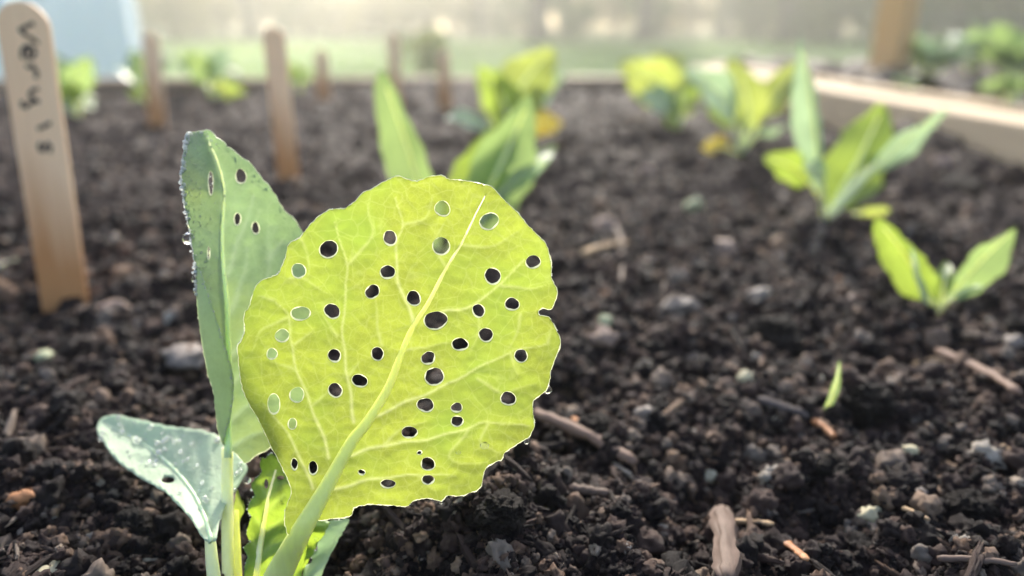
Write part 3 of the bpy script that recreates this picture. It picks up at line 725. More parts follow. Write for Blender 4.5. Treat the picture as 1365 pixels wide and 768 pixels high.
leaf4 = blade('leaf', OUT4, d_young, M['leaf_young'], plant, org, [(355, 645, 3, 6), (374, 637, 5, 3)], [(VM4, 1)] + [(v, .8) for v in VS4], step=3.4, jag=.9, seed=12, thick=.0004, puff=.0009, vw=3)
leaf4['label'] = 'young crinkled green leaf in the heart of the plant'
vein_tube('midrib', VM4, 7, 1.5, d_young, M['petiole'], leaf4, org, n=24, flat=.6)
for v in (): vein_tube('vein', v, 2, .6, d_young, M['vein'], leaf4, org, flat=.45)
# a second young leaf to its right, folded along the midrib
OUT5 = [(466, 692), (452, 693), (438, 695), (431, 704), (428, 716), (421, 722), (424, 732), (415, 738), (416, 750), (405, 756), (403, 772), (392, 800), (410, 812), (424, 780), (436, 750), (450, 722)]
def d_y2(x, y): return .1485 + .0010 * np.sin(y / 7 + x / 9) * np.clip((450 - x - (y - 720) * -.3) / 40, 0, 1) + (y - 740) * -.00005
leaf5 = blade('leaf', OUT5, d_y2, M['leaf_waxy'], plant, org, (), [([(400, 806), (430, 752), (462, 695)], .8)], step=3.4, jag=.8, seed=14, thick=.0004, puff=.0006)
OUT5b = [(424, 694), (440, 696), (432, 712), (424, 724), (417, 738), (408, 754), (396, 772), (384, 790), (376, 790), (388, 760), (402, 728), (412, 706)]
leaf5b = blade('leaf', OUT5b, lambda x, y: .1475 + .0009 * np.sin(y / 6), M['leaf_young'], plant, org, (), [], step=3.6, jag=1.2, seed=15, thick=.0004, puff=0)
# a slim yellow leaflet beside the upright leaf's stalk
OUT6 = [(316, 652), (320, 662), (326, 674), (326, 682), (321, 690), (318, 700), (313, 694), (312, 676), (314, 660)]
leaf6 = blade('leaf', OUT6, lambda x, y: .1480 + (x - 316) * .00006, M['leaf_yellow'], plant, org, (), [], step=3.4, jag=.4, seed=17, thick=.0004, puff=0)
petiole_tube('petiole', [(322, 832, .1445, 7), (318, 780, .1462, 5.5), (316, 720, .1476, 4.5), (315, 680, .148, 3)], M['petiole_yellow'], leaf6, org)

# ------------------------------------------------------------------ dew
def drop_mesh(seed, flat):
    me = lump_mesh('dew_drop', 2, seed, .10, (1, 1, flat), M['dew']); return me
def drop(parent, px, py, z, rpx, stretch=1.1):
    bm = bmesh.new(); bmesh.ops.create_icosphere(bm, subdivisions=3, radius=1)
    for v in bm.verts:
        if v.co.z > 0: v.co.x *= 1 - .35 * v.co.z; v.co.y *= 1 - .35 * v.co.z; v.co.z *= stretch
    me = bpy.data.meshes.new('dew_drop'); bm.to_mesh(me); bm.free(); me.materials.append(M['dew']); me.polygons.foreach_set('use_smooth', [True] * len(me.polygons))
    o = link('dew_drop', me, parent, Pv(px, py, z) - org); s = rpx * z / FPX; o.scale = (s, s, s); return o
drop(leaf2, 251, 318, float(d_two(np.array([254.]), np.array([318.]))[0]), 8)
drop(leaf2, 262, 388, float(d_two(np.array([263.]), np.array([388.]))[0]), 4)
drop(leaf2, 260, 372, float(d_two(np.array([262.]), np.array([372.]))[0]), 5)
drop(leaf2, 243, 232, float(d_two(np.array([246.]), np.array([232.]))[0]), 4)
drop(main_leaf, 730, 519, .1342, 6); drop(main_leaf, 702, 588, .1342, 4); drop(main_leaf, 588, 669, .1352, 3); drop(main_leaf, 646, 593, float(d_main(np.array([646.]), np.array([593.]))[0]) - .0008, 6, .8)
drop(main_leaf, 611, 603, float(d_main(np.array([611.]), np.array([603.]))[0]) - .0007, 3.5, .8)
drop(leaf4, 369, 744, .1440, 4, .9); drop(leaf4, 333, 667, .1455, 3, .9); drop(leaf4, 330, 640, .1462, 5, .8); drop(leaf4, 376, 668, .1442, 3, .9); drop(leaf4, 422, 719, .1468, 3, .9)
def rim_bead():
    m = M['dew_bead'].copy(); m.name = 'dew_rim'
    k = 0
    for n in m.node_tree.nodes:
        if n.type == 'MIX_SHADER' and n.inputs[1].links and n.inputs[1].links[0].from_node.type == 'BSDF_GLASS': n.inputs[0].default_value = .6
    return m
M['dew_rim'] = rim_bead()
def dew_patch(parent, depth, sampler, n, rmin, rmax, seed, puff=.0006, mat='dew_bead'):
    rr = random.Random(seed); bmb = bmesh.new(); bmesh.ops.create_icosphere(bmb, subdivisions=2, radius=1)
    bv_ = np.array([v.co[:] for v in bmb.verts]); bf = np.array([[v.index for v in f.verts] for f in bmb.faces]); bmb.free()
    VV, FF = [], []
    for i in range(n):
        x, y = sampler(rr); z = float(depth(np.array([x]), np.array([y]))[0])
        rp_ = rmin * (rmax / rmin) ** (rr.random() ** 2.2); s = rp_ * z / FPX
        c = np.array(P(x, y, z - s * .45 - puff * .8)) - np.array(org)
        VV.append(bv_ * s * np.array([1, 1, rr.uniform(.8, 1.1)]) + c); FF.append(bf + i * len(bv_))
    me = np_mesh('dew_drops', np.concatenate(VV), np.concatenate(FF), M[mat])
    o = link('dew_drops', me, parent); o['kind'] = 'stuff'; return o
def s_left(rr):
    y = 178 + 215 * rr.random() ** 1.2
    xl = np.interp(y, [177, 196, 232, 268, 305, 350, 400], [252, 248, 243, 247, 254, 261, 264])
    return xl + rr.gauss(-.9, 1.4), y
dew_patch(leaf2, d_two, s_left, 520, .6, 3.2, 3, puff=.0002, mat='dew_rim')
dew_patch(leaf2, d_two, lambda rr: (lambda q: (q[0] + abs(rr.gauss(0, 12)) + 1.5, q[1]))(s_left(rr)), 420, .4, 1.5, 33)
def s_edge(rr):
    q = rr.random() * 9.99; k = int(q); a_, b_ = OUT2[k + 1], OUT2[k + 2]; f = q - k
    return a_[0] + (b_[0] - a_[0]) * f - abs(rr.gauss(0, 5)), a_[1] + (b_[1] - a_[1]) * f + abs(rr.gauss(0, 3)) + 1
dew_patch(leaf2, d_two, s_edge, 110, .5, 1.8, 4, puff=.0002, mat='dew_rim')
def s_two(rr):
    return rr.uniform(272, 350), rr.uniform(215, 420) + 40
dew_patch(leaf2, d_two, lambda rr: (rr.gauss(285, 12), rr.uniform(190, 400)), 120, .4, 1.2, 5)
def s_flap(rr):
    y = rr.uniform(360, 585); x = np.interp(y, [356, 405, 452, 490, 530, 552, 590], [265, 281, 296, 308, 310, 307, 296]); return x + rr.gauss(0, 1.0), y
dew_patch(leaf2, d_flap, s_flap, 160, .4, 1.5, 6, puff=.0, mat='dew_rim')
def s_low(rr):
    for _ in range(50):
        x, y = rr.uniform(130, 325), rr.uniform(553, 690)
        if inside(OUT3, np.array([x]), np.array([y]))[0] and rr.random() < (1.0 if y < 610 + (x - 130) * .15 else .25): return x, y
    return 200, 580
dew_patch(leaf3, d_low, s_low, 150, .7, 4.8, 7)
def s_poly(poly, k0, k1, jit):
    def f(rr):
        q = k0 + rr.random() * (k1 - k0 - .01); k = int(q); a_, b_ = poly[k], poly[(k + 1) % len(poly)]; t = q - k
        return a_[0] + (b_[0] - a_[0]) * t + rr.gauss(0, jit), a_[1] + (b_[1] - a_[1]) * t + rr.gauss(0, jit)
    return f
dew_patch(main_leaf, d_main, s_poly(OUT, 0, len(OUT), .6), 420, .3, 1.1, 8, puff=.0, mat='dew_rim')
dew_patch(leaf4, d_young, s_poly(OUT4, 0, 18, .8), 60, .5, 2.2, 9, puff=.0, mat='dew_rim')
dew_patch(leaf5, d_y2, s_poly(OUT5, 0, 11, .6), 40, .5, 2.0, 10, puff=.0, mat='dew_rim')

# ------------------------------------------------------------------ seedlings further back
def bg_leaf(parent, base, tip, width, zb, zt, mat, roll=0.0, fold=.25, bend=.15, pet=.3, pw=None, wavy=.12, seed=0, shape=1.0):
    """base/tip pixels with depths; width in px at mid depth; roll turns the blade about its own axis"""
    o_ = parent.location
    a_ = Pv(base[0], base[1], zb); b_ = Pv(tip[0], tip[1], zt)
    zm = (zb + zt) / 2; w = width * zm / FPX / 2
    ax = (b_ - a_); Ln = ax.length; t = ax.normalized()
    view = ((a_ + b_) / 2 - Vector((0, 0, CAMH))).normalized()
    s = t.cross(view); s = s.normalized() if s.length > .05 else Vector((1, 0, 0))
    nrm = s.cross(t).normalized()
    s = (Matrix.Rotation(roll, 3, t) @ s).normalized(); nrm = (Matrix.Rotation(roll, 3, t) @ nrm).normalized()
    up = Vector((0, 0, 1)) - t * t.z
    if up.length < .1: up = nrm
    up.normalize()
    def cl(u): return a_ + ax * u + up * (math.sin(u * math.pi) * bend * Ln)
    nu_, nv = 24, 8
    V_, F_ = [], []; rr = random.Random(seed)
    ph = rr.uniform(0, 6)
    for i in range(nu_ + 1):
        u = i / nu_; c = cl(pet + (1 - pet) * u)
        prof = (math.sin(math.pi * min(1, u ** (.75 * shape)) * .97 + .03) ** .8) if u < 1 else 0
        prof = max(prof, .03)
        if u == 0: prof = .12
        for j in range(nv + 1):
            v = j / nv * 2 - 1
            off = fold * abs(v) * w * prof + wavy * w * math.sin(u * 9 + ph + v * 2) * abs(v)
            V_.append(c + s * (v * w * prof * (1 + .07 * math.sin(u * 17 + ph) + .04 * math.sin(u * 41 + v))) - nrm * off - o_)
    for i in range(nu_):
        for j in range(nv):
            q = i * (nv + 1) + j; F_.append((q, q + 1, q + nv + 2, q + nv + 1))
    lf = link('leaf', raw_mesh('leaf', V_, F_, mat), parent)
    pw = (pw if pw is not None else max(2.2, width * .07)) * zm / FPX
    pts = [cl(pet * .0 + u) for u in np.linspace(0, pet + (1 - pet) * .9, 10)]
    V_, F_ = tube_data([p + nrm * 0 - o_ for p in pts], [pw * (1 - .8 * k / 9) for k in range(10)], 6)
    st = link('stalk', raw_mesh('stalk', V_, F_, M['petiole'] if mat not in (M['bg_blue'],) else M['petiole_pale']), lf)
    return lf
GRP = 'brassica seedlings in the bed'
def seedling(base, label, leaves, name='brassica_seedling', group=GRP):
    g, z = Gh(*base); o = thing(name, label, 'seedling', g - Vector((0, 0, .002)), group)
    for k, L_ in enumerate(leaves):
        d = dict(L_); bb = d.pop('b', base); dz = d.pop('dz', 0.0); dzb = d.pop('dzb', 0.0)
        bg_leaf(o, bb, d.pop('t'), d.pop('w'), z + dzb, z + dz, M[d.pop('m', 'bg_green')], seed=k + int(base[0]), **d)
    return o, z
R_ = math.radians
# behind the perforated leaf: spear-shaped and broad leaves
seedling((606, 352), 'leafy green seedling with one narrow upright spear leaf, behind the perforated leaf', [
    dict(b=(588, 345), t=(507, 94), w=72, dz=-.01, roll=R_(-35), fold=.5, pet=.05, m='bg_green', bend=.02),
    dict(b=(600, 350), t=(708, 126), w=92, dz=.0, roll=R_(25), fold=.35, pet=.08, m='bg_green', bend=-.02),
    dict(b=(596, 350), t=(690, 150), w=70, dz=.01, roll=R_(-10), fold=.2, pet=.15, m='bg_lime', bend=.05),
    dict(b=(620, 340), t=(738, 208), w=38, dz=.0, roll=R_(55), fold=.2, pet=.3, m='bg_blue', bend=.12),
    dict(b=(620, 340), t=(742, 196), w=36, dz=.04, roll=R_(-20), fold=.2, pet=.4, m='bg_green', bend=.1),
    dict(b=(610, 345), t=(694, 240), w=36, dz=.02, roll=R_(0), fold=.1, pet=.2, m='bg_green')])
seedling((676, 200), 'yellowing seedling with a dropped orange-yellow leaf, half hidden behind the spear-leaved seedling', [
    dict(t=(638, 88), w=56, dz=-.02, roll=R_(-15), pet=.2, m='bg_lime', fold=.2),
    dict(t=(738, 66), w=74, dz=.0, roll=R_(10), pet=.2, m='bg_yellow', fold=.15),
    dict(t=(700, 90), w=60, dz=.06, roll=R_(0), pet=.25, m='bg_yellow', fold=.15),
    dict(t=(752, 100), w=44, dz=.03, roll=R_(45), pet=.3, m='bg_blue', fold=.2),
    dict(t=(596, 158), w=34, dz=-.08, roll=R_(60), pet=.35, m='bg_blue', fold=.1, bend=.1),
    dict(t=(748, 166), w=40, dz=.03, roll=R_(10), pet=.3, m='bg_orange', fold=.1, bend=.2)])
seedling((905, 172), 'ragged yellow-green seedling at the head of the bed, short of the end board', [
    dict(t=(826, 84), w=64, dz=-.02, roll=R_(10), pet=.25, m='bg_yellow'), dict(t=(868, 70), w=50, dz=.05, roll=R_(-10), pet=.3, m='bg_yellow'),
    dict(t=(905, 92), w=56, dz=.02, roll=R_(20), pet=.3, m='bg_lime'), dict(t=(852, 130), w=42, dz=-.06, roll=R_(40), pet=.25, m='bg_blue'),
    dict(t=(925, 130), w=36, dz=.02, roll=R_(0), pet=.3, m='bg_yellow'), dict(t=(842, 108), w=50, dz=.04, m='bg_lime', pet=.3), dict(t=(884, 158), w=34, dz=-.05, roll=R_(20), pet=.2, m='bg_lime')])
seedling((988, 206), 'bright lime seedling with two broad upright leaves and an orange-yellow fallen leaf at its foot', [
    dict(t=(972, 78), w=56, dz=-.01, roll=R_(10), pet=.25, m='bg_yellow', fold=.15, shape=.85), dict(t=(1070, 80), w=44, dz=.0, roll=R_(-25), pet=.35, m='bg_yellow', fold=.3, bend=.03),
    dict(t=(912, 96), w=52, dz=-.06, roll=R_(40), pet=.3, m='bg_blue', fold=.3), dict(t=(940, 120), w=44, dz=.03, roll=R_(0), pet=.3, m='bg_lime'),
    dict(t=(1048, 168), w=28, dz=-.02, roll=R_(60), pet=.45, m='bg_blue', bend=.15), dict(t=(936, 196), w=28, dz=-.03, roll=R_(20), pet=.3, m='bg_orange', bend=.05),
    dict(t=(1000, 130), w=36, dz=.06, m='bg_lime', pet=.3)])
seedling((1098, 298), 'tall blue-green seedling with a long narrow upright leaf beside the side board', [
    dict(t=(1068, 48), w=52, dz=-.05, roll=R_(-50), pet=.18, m='bg_blue', fold=.5, bend=.02), dict(t=(1178, 140), w=78, dz=.02, roll=R_(10), pet=.12, m='bg_lime', fold=.2, bend=-.03),
    dict(t=(1262, 146), w=52, dz=-.02, roll=R_(58), pet=.42, m='bg_blue', fold=.25, bend=.05, pw=7), dict(t=(1215, 178), w=40, dz=.03, roll=R_(-20), pet=.45, m='bg_green', bend=.08),
    dict(b=(1092, 262), t=(1018, 210), w=44, dz=-.02, roll=R_(15), pet=.25, m='bg_lime', fold=.1, bend=.1), dict(t=(1070, 222), w=30, dz=-.06, roll=R_(60), pet=.35, m='bg_blue', pw=5),
    dict(t=(1186, 280), w=20, dz=.0, roll=R_(40), pet=.55, m='bg_yellow', bend=.05, pw=4)])
seedling((1252, 418), 'small bright seedling with two spread leaves like rabbit ears, nearest the grass-thin sprout', [
    dict(b=(1246, 412), t=(1168, 292), w=58, dz=-.01, roll=R_(-30), pet=.12, m='bg_lime', fold=.5, bend=.04), dict(b=(1254, 412), t=(1354, 304), w=56, dz=-.01, roll=R_(42), pet=.15, m='bg_green', fold=.45, bend=.04),
    dict(t=(1308, 380), w=24, dz=-.02, roll=R_(55), pet=.35, m='bg_blue', bend=.1), dict(t=(1214, 330), w=20, dz=-.03, roll=R_(60), pet=.3, m='bg_blue', bend=-.08),
    dict(t=(1262, 350), w=26, dz=.01, m='bg_lime', pet=.1)])
seedling((104, 158), 'bushy green seedling behind the stick marked with writing', [
    dict(t=(70, 72), w=42, dz=.0, m='bg_green', roll=R_(20)), dict(t=(118, 76), w=40, dz=-.04, m='bg_green'), dict(t=(84, 110), w=36, dz=-.06, m='bg_lime'),
    dict(t=(122, 128), w=30, dz=.04, m='bg_green', roll=R_(30)), dict(t=(76, 136), w=30, dz=-.04, m='bg_blue', roll=R_(50)), dict(t=(100, 90), w=36, dz=.04, m='bg_green')])
seedling((196, 140), 'thin green seedling beside the plain stick near the end board', [
    dict(t=(150, 92), w=28, dz=.05, m='bg_blue', roll=R_(40)), dict(t=(176, 66), w=28, dz=.0, m='bg_green'), dict(t=(228, 70), w=26, dz=.05, m='bg_green'), dict(t=(172, 118), w=24, dz=-.04, m='bg_lime')])
seedling((284, 132), 'spreading green seedling with yellowing lower leaves, close to the end board', [
    dict(t=(248, 68), w=36, dz=-.05, m='bg_green'), dict(t=(300, 62), w=30, dz=.0, m='bg_blue', roll=R_(30)), dict(t=(318, 92), w=36, dz=.06, m='bg_green'), dict(t=(260, 104), w=34, dz=.08, m='bg_lime'),
    dict(t=(306, 112), w=30, dz=-.04, m='bg_yellow'), dict(t=(234, 84), w=30, dz=.1, m='bg_green'), dict(t=(326, 122), w=24, dz=0, m='bg_lime')])
seedling((400, 124), 'sparse pale seedling between two plain sticks near the end board', [dict(t=(380, 84), w=22, m='bg_lime'), dict(t=(412, 90), w=22, m='bg_green'), dict(t=(398, 100), w=20, dz=.05, m='bg_lime')])
# thin sprout: two grass-like blades
g, z = Gh(1100, 552)
sp = thing('grass_sprout', 'single thin green sprout rising from a soil hollow', 'sprout', g - Vector((0, 0, .002)))
bg_leaf(sp, (1096, 556), (1119, 481), 11, z, z - .005, M['bg_green'], roll=R_(20), fold=.6, pet=.05, bend=-.06)
g, z = Gh(1362, 640)
sp2 = thing('grass_sprout', 'tiny green sprout tip beside a dry root thread', 'sprout', g - Vector((0, 0, .001)))
bg_leaf(sp2, (1372, 640), (1352, 626), 12, z, z, M['bg_lime'], pet=.2)
g, z = Gh(12, 362)
sp3 = thing('fallen_leaf', 'small pale green leaf lying on the soil beside the written stick', 'leaf', g)
bg_leaf(sp3, (-2, 356), (28, 352), 18, z, z + .01, M['bg_blue'], roll=R_(60), pet=.1)
g, z = Gh(118, 200)

# ------------------------------------------------------------------ plant-marker sticks
def stick(base, top, wpx, label, yaw=0.0, name='plant_marker'):
    g, z = Gh(*base)
    # top: on the ray of the top pixel, straight above the base
    v = (top[1] - 384.0) / FPX
    zt = g.y / (CP - v * SP)
    tp = Pv(top[0], top[1], zt)
    w = wpx * z / FPX; T = .0021
    ax = (tp - g); Ln = ax.length; ax.normalize()
    bury = .03
    yv = Vector((math.sin(yaw), math.cos(yaw), 0)); sx = yv.cross(ax).normalized(); yv = ax.cross(sx).normalized()
    rot = Matrix((sx, yv, ax)).transposed().to_4x4()
    o = thing(name, label, 'plant marker', g, 'wooden plant markers in the bed')
    o.rotation_euler = rot.to_euler()
    prof = [(-w / 2, -bury), (w / 2, -bury)]
    zc = Ln - w / 2
    prof += [(w / 2 * math.cos(t), zc + w / 2 * math.sin(t)) for t in np.linspace(0, math.pi, 17)]
    bm = bmesh.new(); vs = [bm.verts.new((x, -T / 2, zz)) for x, zz in prof]; f = bm.faces.new(vs)
    ex = bmesh.ops.extrude_face_region(bm, geom=[f]); bmesh.ops.translate(bm, vec=(0, T, 0), verts=[e for e in ex['geom'] if isinstance(e, bmesh.types.BMVert)])
    bmesh.ops.recalc_face_normals(bm, faces=bm.faces)
    bmesh.ops.bevel(bm, geom=[e for e in bm.edges if abs(e.verts[0].co.y - e.verts[1].co.y) < 1e-6], offset=.0004, segments=2, affect='EDGES')
    me = bpy.data.meshes.new('stick_blade'); bm.to_mesh(me); bm.free(); me.materials.append(M['stick'])
    link('stick_blade', me, o)
    return o, rot, g, T
s1, rot1, g1, T1 = stick((88, 408), (27, 2), 58, 'wooden plant marker stick with handwritten letters down its face', yaw=R_(-8))
stick((210, 168), (200, 44), 23, 'plain wooden marker stick beside the thin green seedling')
stick((386, 248), (364, 36), 28, 'plain weathered wooden marker stick behind the folded blue-green leaf')
stick((432, 136), (428, 66), 17, 'short plain wooden marker stick beside the sparse pale seedling')
stick((528, 150), (524, 44), 16, 'plain wooden marker stick just behind the spear-shaped leaf tip')
stick((594, 146), (591, 66), 16, 'plain wooden marker stick beside the yellowing seedling, near the end board')
# handwriting: pen strokes lying on the face of the first stick
STK = [[(145, 98), (112, 114), (86, 130), (122, 156), (166, 186)], [(118, 199), (122, 246), (138, 244), (149, 222), (136, 202), (115, 198), (98, 210), (94, 234), (104, 254)],
       [(150, 282), (132, 283), (108, 284)], [(132, 285), (152, 300), (158, 318), (148, 332)], [(164, 378), (138, 388), (128, 406), (140, 422), (168, 430)], [(168, 430), (132, 440), (106, 458), (94, 446), (98, 428)],
       [(160, 550), (188, 540), (218, 522)], [(212, 652), (216, 630), (204, 612), (190, 628), (180, 646), (168, 630), (172, 606)]]
r3 = rot1.to_3x3(); nf = r3 @ Vector((0, -1, 0)); pf = g1 + nf * (T1 / 2)
def on_face(px, py):
    d = (Pv(px, py, 1.0) - Vector((0, 0, CAMH))); t = (pf - Vector((0, 0, CAMH))).dot(nf) / d.dot(nf)
    return Vector((0, 0, CAMH)) + d * t
inv = rot1.to_3x3().inverted()
for st in STK:
    pts = resample([inv @ (on_face(x / 3.2, y / 3.2) - g1) for x, y in st], len(st) * 5)
    rad = [  .00068 * (1 + .3 * math.sin(k * 1.3)) for k in range(len(pts))]
    V_, F_ = tube_data(pts, rad, 6, .12, up=(0, -1, 0))
    link('pen_stroke', raw_mesh('pen_stroke', V_, F_, M['ink']), s1)

# ------------------------------------------------------------------ twigs, chips, pebbles and clods one can pick out
def twig(p0, p1, hw, mat, label, name='twig', bendx=.04, lift=.35, extra=None, seed=1, flat=.8, groove=False, group='twigs and straws on the soil'):
    a_, za = Gh(*p0); b_, zb = Gh(*p1); zm = (za + zb) / 2; rad = hw * zm / FPX
    a_ = a_ + Vector((0, 0, rad * lift)); b_ = b_ + Vector((0, 0, rad * lift))
    up_ = max(Hs(*(a_.lerp(b_, t)).xy) + rad * .7 + .0006 - a_.lerp(b_, t).z for t in (.1, .3, .5, .7, .9)); dz_ = Vector((0, 0, max(0, min(up_, .006)))); a_ += dz_; b_ += dz_
    X = (b_ - a_); Ln = X.length; X.normalize(); Y = Vector((0, 0, 1)).cross(X).normalized(); Z = X.cross(Y)
    rot = Matrix((X, Y, Z)).transposed().to_4x4()
    o = thing(name, label, name.replace('_', ' '), a_.lerp(b_, .5) - Vector((0, 0, rad * .6)), group); o.rotation_euler = rot.to_euler()
    rr = random.Random(seed); n = 14
    pts = [Vector(((i / (n - 1) - .5) * Ln, math.sin(i / (n - 1) * 3.14) * bendx * Ln + rr.uniform(-.1, .1) * rad, rad * .6 + rr.uniform(-.12, .12) * rad)) for i in range(n)]
    V_, F_ = tube_data(pts, [rad * (1 - .25 * i / n + rr.uniform(-.13, .13)) * (.7 if i in (0, n - 1) else 1) for i in range(n)], 9 if not groove else 22, flat, up=(0, 0, 1), groove=[rr.uniform(.72, 1.15) for _ in range(22)] if groove else None)
    me = raw_mesh('stem', V_, F_, mat); link('stem', me, o)
    if extra:
        e0, e1, ew, em = extra
        q0, _ = Gh(*e0); q1, _ = Gh(*e1); inv_ = rot.to_3x3().inverted()
        q0 = inv_ @ (q0 + Vector((0, 0, rad * 1.1)) - o.location); q1 = inv_ @ (q1 + Vector((0, 0, rad * .8)) - o.location)
        er = ew * zm / FPX
        V_, F_ = tube_data([q0.lerp(q1, k / 6) + Vector((0, 0, rr.uniform(-.2, .2) * er)) for k in range(7)], [er * (.5 + .1 * k) for k in range(7)], 7, .6, up=(0, 0, 1))
        link('side_splinter', raw_mesh('side_splinter', V_, F_, em), o)
    return o
twig((712, 566), (846, 634), 10, M['twig_brown'], 'thick brown twig with a rust-coloured splinter, poking out from behind the perforated leaf', extra=((764, 566), (802, 602), 8, M['chip_orange']), seed=2)
twig((1246, 494), (1352, 554), 8, M['twig_brown'], 'slender brown twig beside the thin sprout, pointing at a tan bark flake', seed=3)
twig((1218, 492), (1268, 482), 8, M['twig_tan'], 'flat tan bark flake at the end of the slender brown twig', name='bark_flake', seed=4, flat=.4)
twig((1008, 538), (1086, 562), 7, M['twig_dark'], 'dark crusted twig beside the thin sprout', seed=5)
twig((960, 700), (966, 800), 18, M['twig_grey'], 'broad split grey-brown wood stub, thickest piece of wood on the soil', name='wood_stub', seed=6, flat=.5, bendx=.01, groove=True)
twig((976, 712), (1030, 716), 5, M['twig_tan'], 'short pale straw touching the split wood stub', seed=7)
twig((774, 356), (834, 338), 5, M['twig_tan'], 'pale straw lying near the crumbly pinkish chips', seed=8)
twig((1246, 762), (1350, 770), 6, M['twig_grey'], 'thin grey twig in front of the cream pebble', seed=9)
twig((756, 662), (812, 670), 8, M['twig_grey'], 'short blunt grey twig in front of the thick brown twig', seed=10)
twig((1200, 692), (1236, 708), 4, M['twig_tan'], 'thin tan straw beside the blocky cream-white pebble', seed=11)
twig((1330, 612), (1362, 634), 3, M['twig_tan'], 'dry root thread ending at a tiny green sprout tip', seed=12)
twig((1044, 742), (1072, 768), 7, M['chip_orange'], 'rusty curled bark strip beside the split wood stub', name='bark_strip', seed=13, flat=.5)
twig((1084, 568), (1112, 590), 6, M['chip_orange'], 'short rust-brown splinter in front of the thin sprout', seed=14)
twig((820, 318), (826, 400), 3, M['twig_grey'], 'faint grey straw running away from the pale straw', seed=15, bendx=.02)

def pebble(px, py, wpx, hpx, mat, label, seed, name='pebble', cat=None, tilt=0.0, flat=None, amp=.5, sub=3, group='pebbles and chips on the soil'):
    g, z = Gh(px, py); a_ = wpx / 2 * z / FPX; c = hpx / 2 * z / FPX
    me = lump_mesh(name, sub, seed * 1.37, amp, (1, .8, flat or min(1.0, c / a_ * 1.1)), mat, 1.15)
    o = link(name, me, None, g + Vector((0, c * .5, c * .5 + .0002))); o.scale = (a_, a_, a_); o.rotation_euler = (tilt * .3, tilt, random.uniform(-.6, .6))
    return tag(o, label, cat or name.replace('_', ' '), group)
pebble(1162, 698, 32, 24, M['stone_cream'], 'blocky cream-white pebble, brightest stone on the open soil', 1)
pebble(1037, 572, 17, 17, M['stone_white'], 'small round white pebble in front of the dark crusted twig', 2)
pebble(947, 643, 19, 18, M['stone_white'], 'round white pebble between the thick brown twig and the split wood stub', 3)
pebble(995, 511, 24, 18, M['stone_cream'], 'rounded cream pebble beside the thin sprout', 4)
pebble(1091, 511, 15, 13, M['stone_white'], 'tiny white pebble touching the thin sprout', 5)
pebble(1213, 608, 20, 15, M['stone_cream'], 'small yellowish pebble in front of the slender brown twig', 6)
pebble(904, 420, 54, 26, M['stone_grey'], 'long flat pale grey chip on open soil beside the perforated leaf', 7, 'stone_chip', tilt=-.4)
pebble(968, 344, 40, 26, M['chip_pink'], 'pinkish flat chip between the pale straw and the tall blue-green seedling', 8, 'stone_chip', tilt=.3)
pebble(809, 437, 24, 18, M['stone_green'], 'pale green-white pebble beside the long flat grey chip', 9)
pebble(925, 284, 24, 22, M['stone_green'], 'pale green pebble behind the pinkish chip', 10)
pebble(864, 240, 22, 26, M['chip_pink'], 'upright pale pink chip behind the pale green pebble', 11, 'stone_chip')
pebble(808, 314, 30, 26, M['chip_pink'], 'pale pink chip at the tip of the faint grey straw', 12, 'stone_chip')
pebble(248, 486, 62, 28, M['stone_grey'], 'broad smooth grey-lilac chip beside the folded blue-green leaf', 13, 'stone_chip')
pebble(30, 676, 40, 24, M['chip_orange'], 'rust-orange bark chip beside the low waxy leaf', 14, 'bark_chip')
pebble(118, 633, 24, 16, M['stone_white'], 'small chalky pebble just in front of the tip of the low waxy leaf', 15)
pebble(808, 401, 15, 14, M['chip_orange'], 'tiny orange chip behind the pale green-white pebble', 16, 'bark_chip')
pebble(1120, 386, 20, 18, M['chip_orange'], 'small orange-brown chip in front of the tall blue-green seedling', 17, 'bark_chip')
pebble(1134, 410, 28, 16, M['chip_pink'], 'oblong pinkish-tan chip beside the small orange-brown chip', 18, 'bark_chip')
pebble(1258, 230, 26, 22, M['chip_pink'], 'pale pink-white chip on the soil bank by the side board', 19, 'stone_chip')
pebble(804, 466, 34, 34, M['chip_pink'], 'dull pinkish soil-stained chip in front of the pale green-white pebble', 20, 'stone_chip')
pebble(64, 768, 40, 18, M['stone_cream'], 'cream bark flake under the rust-orange bark chip', 21, 'bark_chip')
pebble(55, 480, 30, 16, M['stone_green'], 'yellow-green scrap on the soil in front of the written stick', 22, 'plant_scrap', flat=.3)
pebble(1355, 470, 30, 26, M['stone_grey'], 'grey stone beside the slender brown twig', 23)
pebble(150, 420, 40, 22, M['chip_pink'], 'dull pink bark chip beside the foot of the written stick', 24, 'bark_chip')
pebble(1220, 664, 32, 16, M['stone_grey'], 'small flat blue-grey stone behind the thin tan straw', 25)
pebble(760, 632, 18, 16, M['chip_pink'], 'small tan lump under the thick brown twig', 26, 'bark_chip')
pebble(690, 560, 26, 16, M['chip_pink'], 'tan chip beside the edge of the perforated leaf', 27, 'bark_chip')
pebble(1010, 405, 30, 22, M['stone_grey'], 'small grey stone midway between long grey chip and rabbit-eared seedling', 28)
pebble(860, 560, 30, 20, M['stone_grey'], 'grey crumbly stone past the end of the thick brown twig', 29)

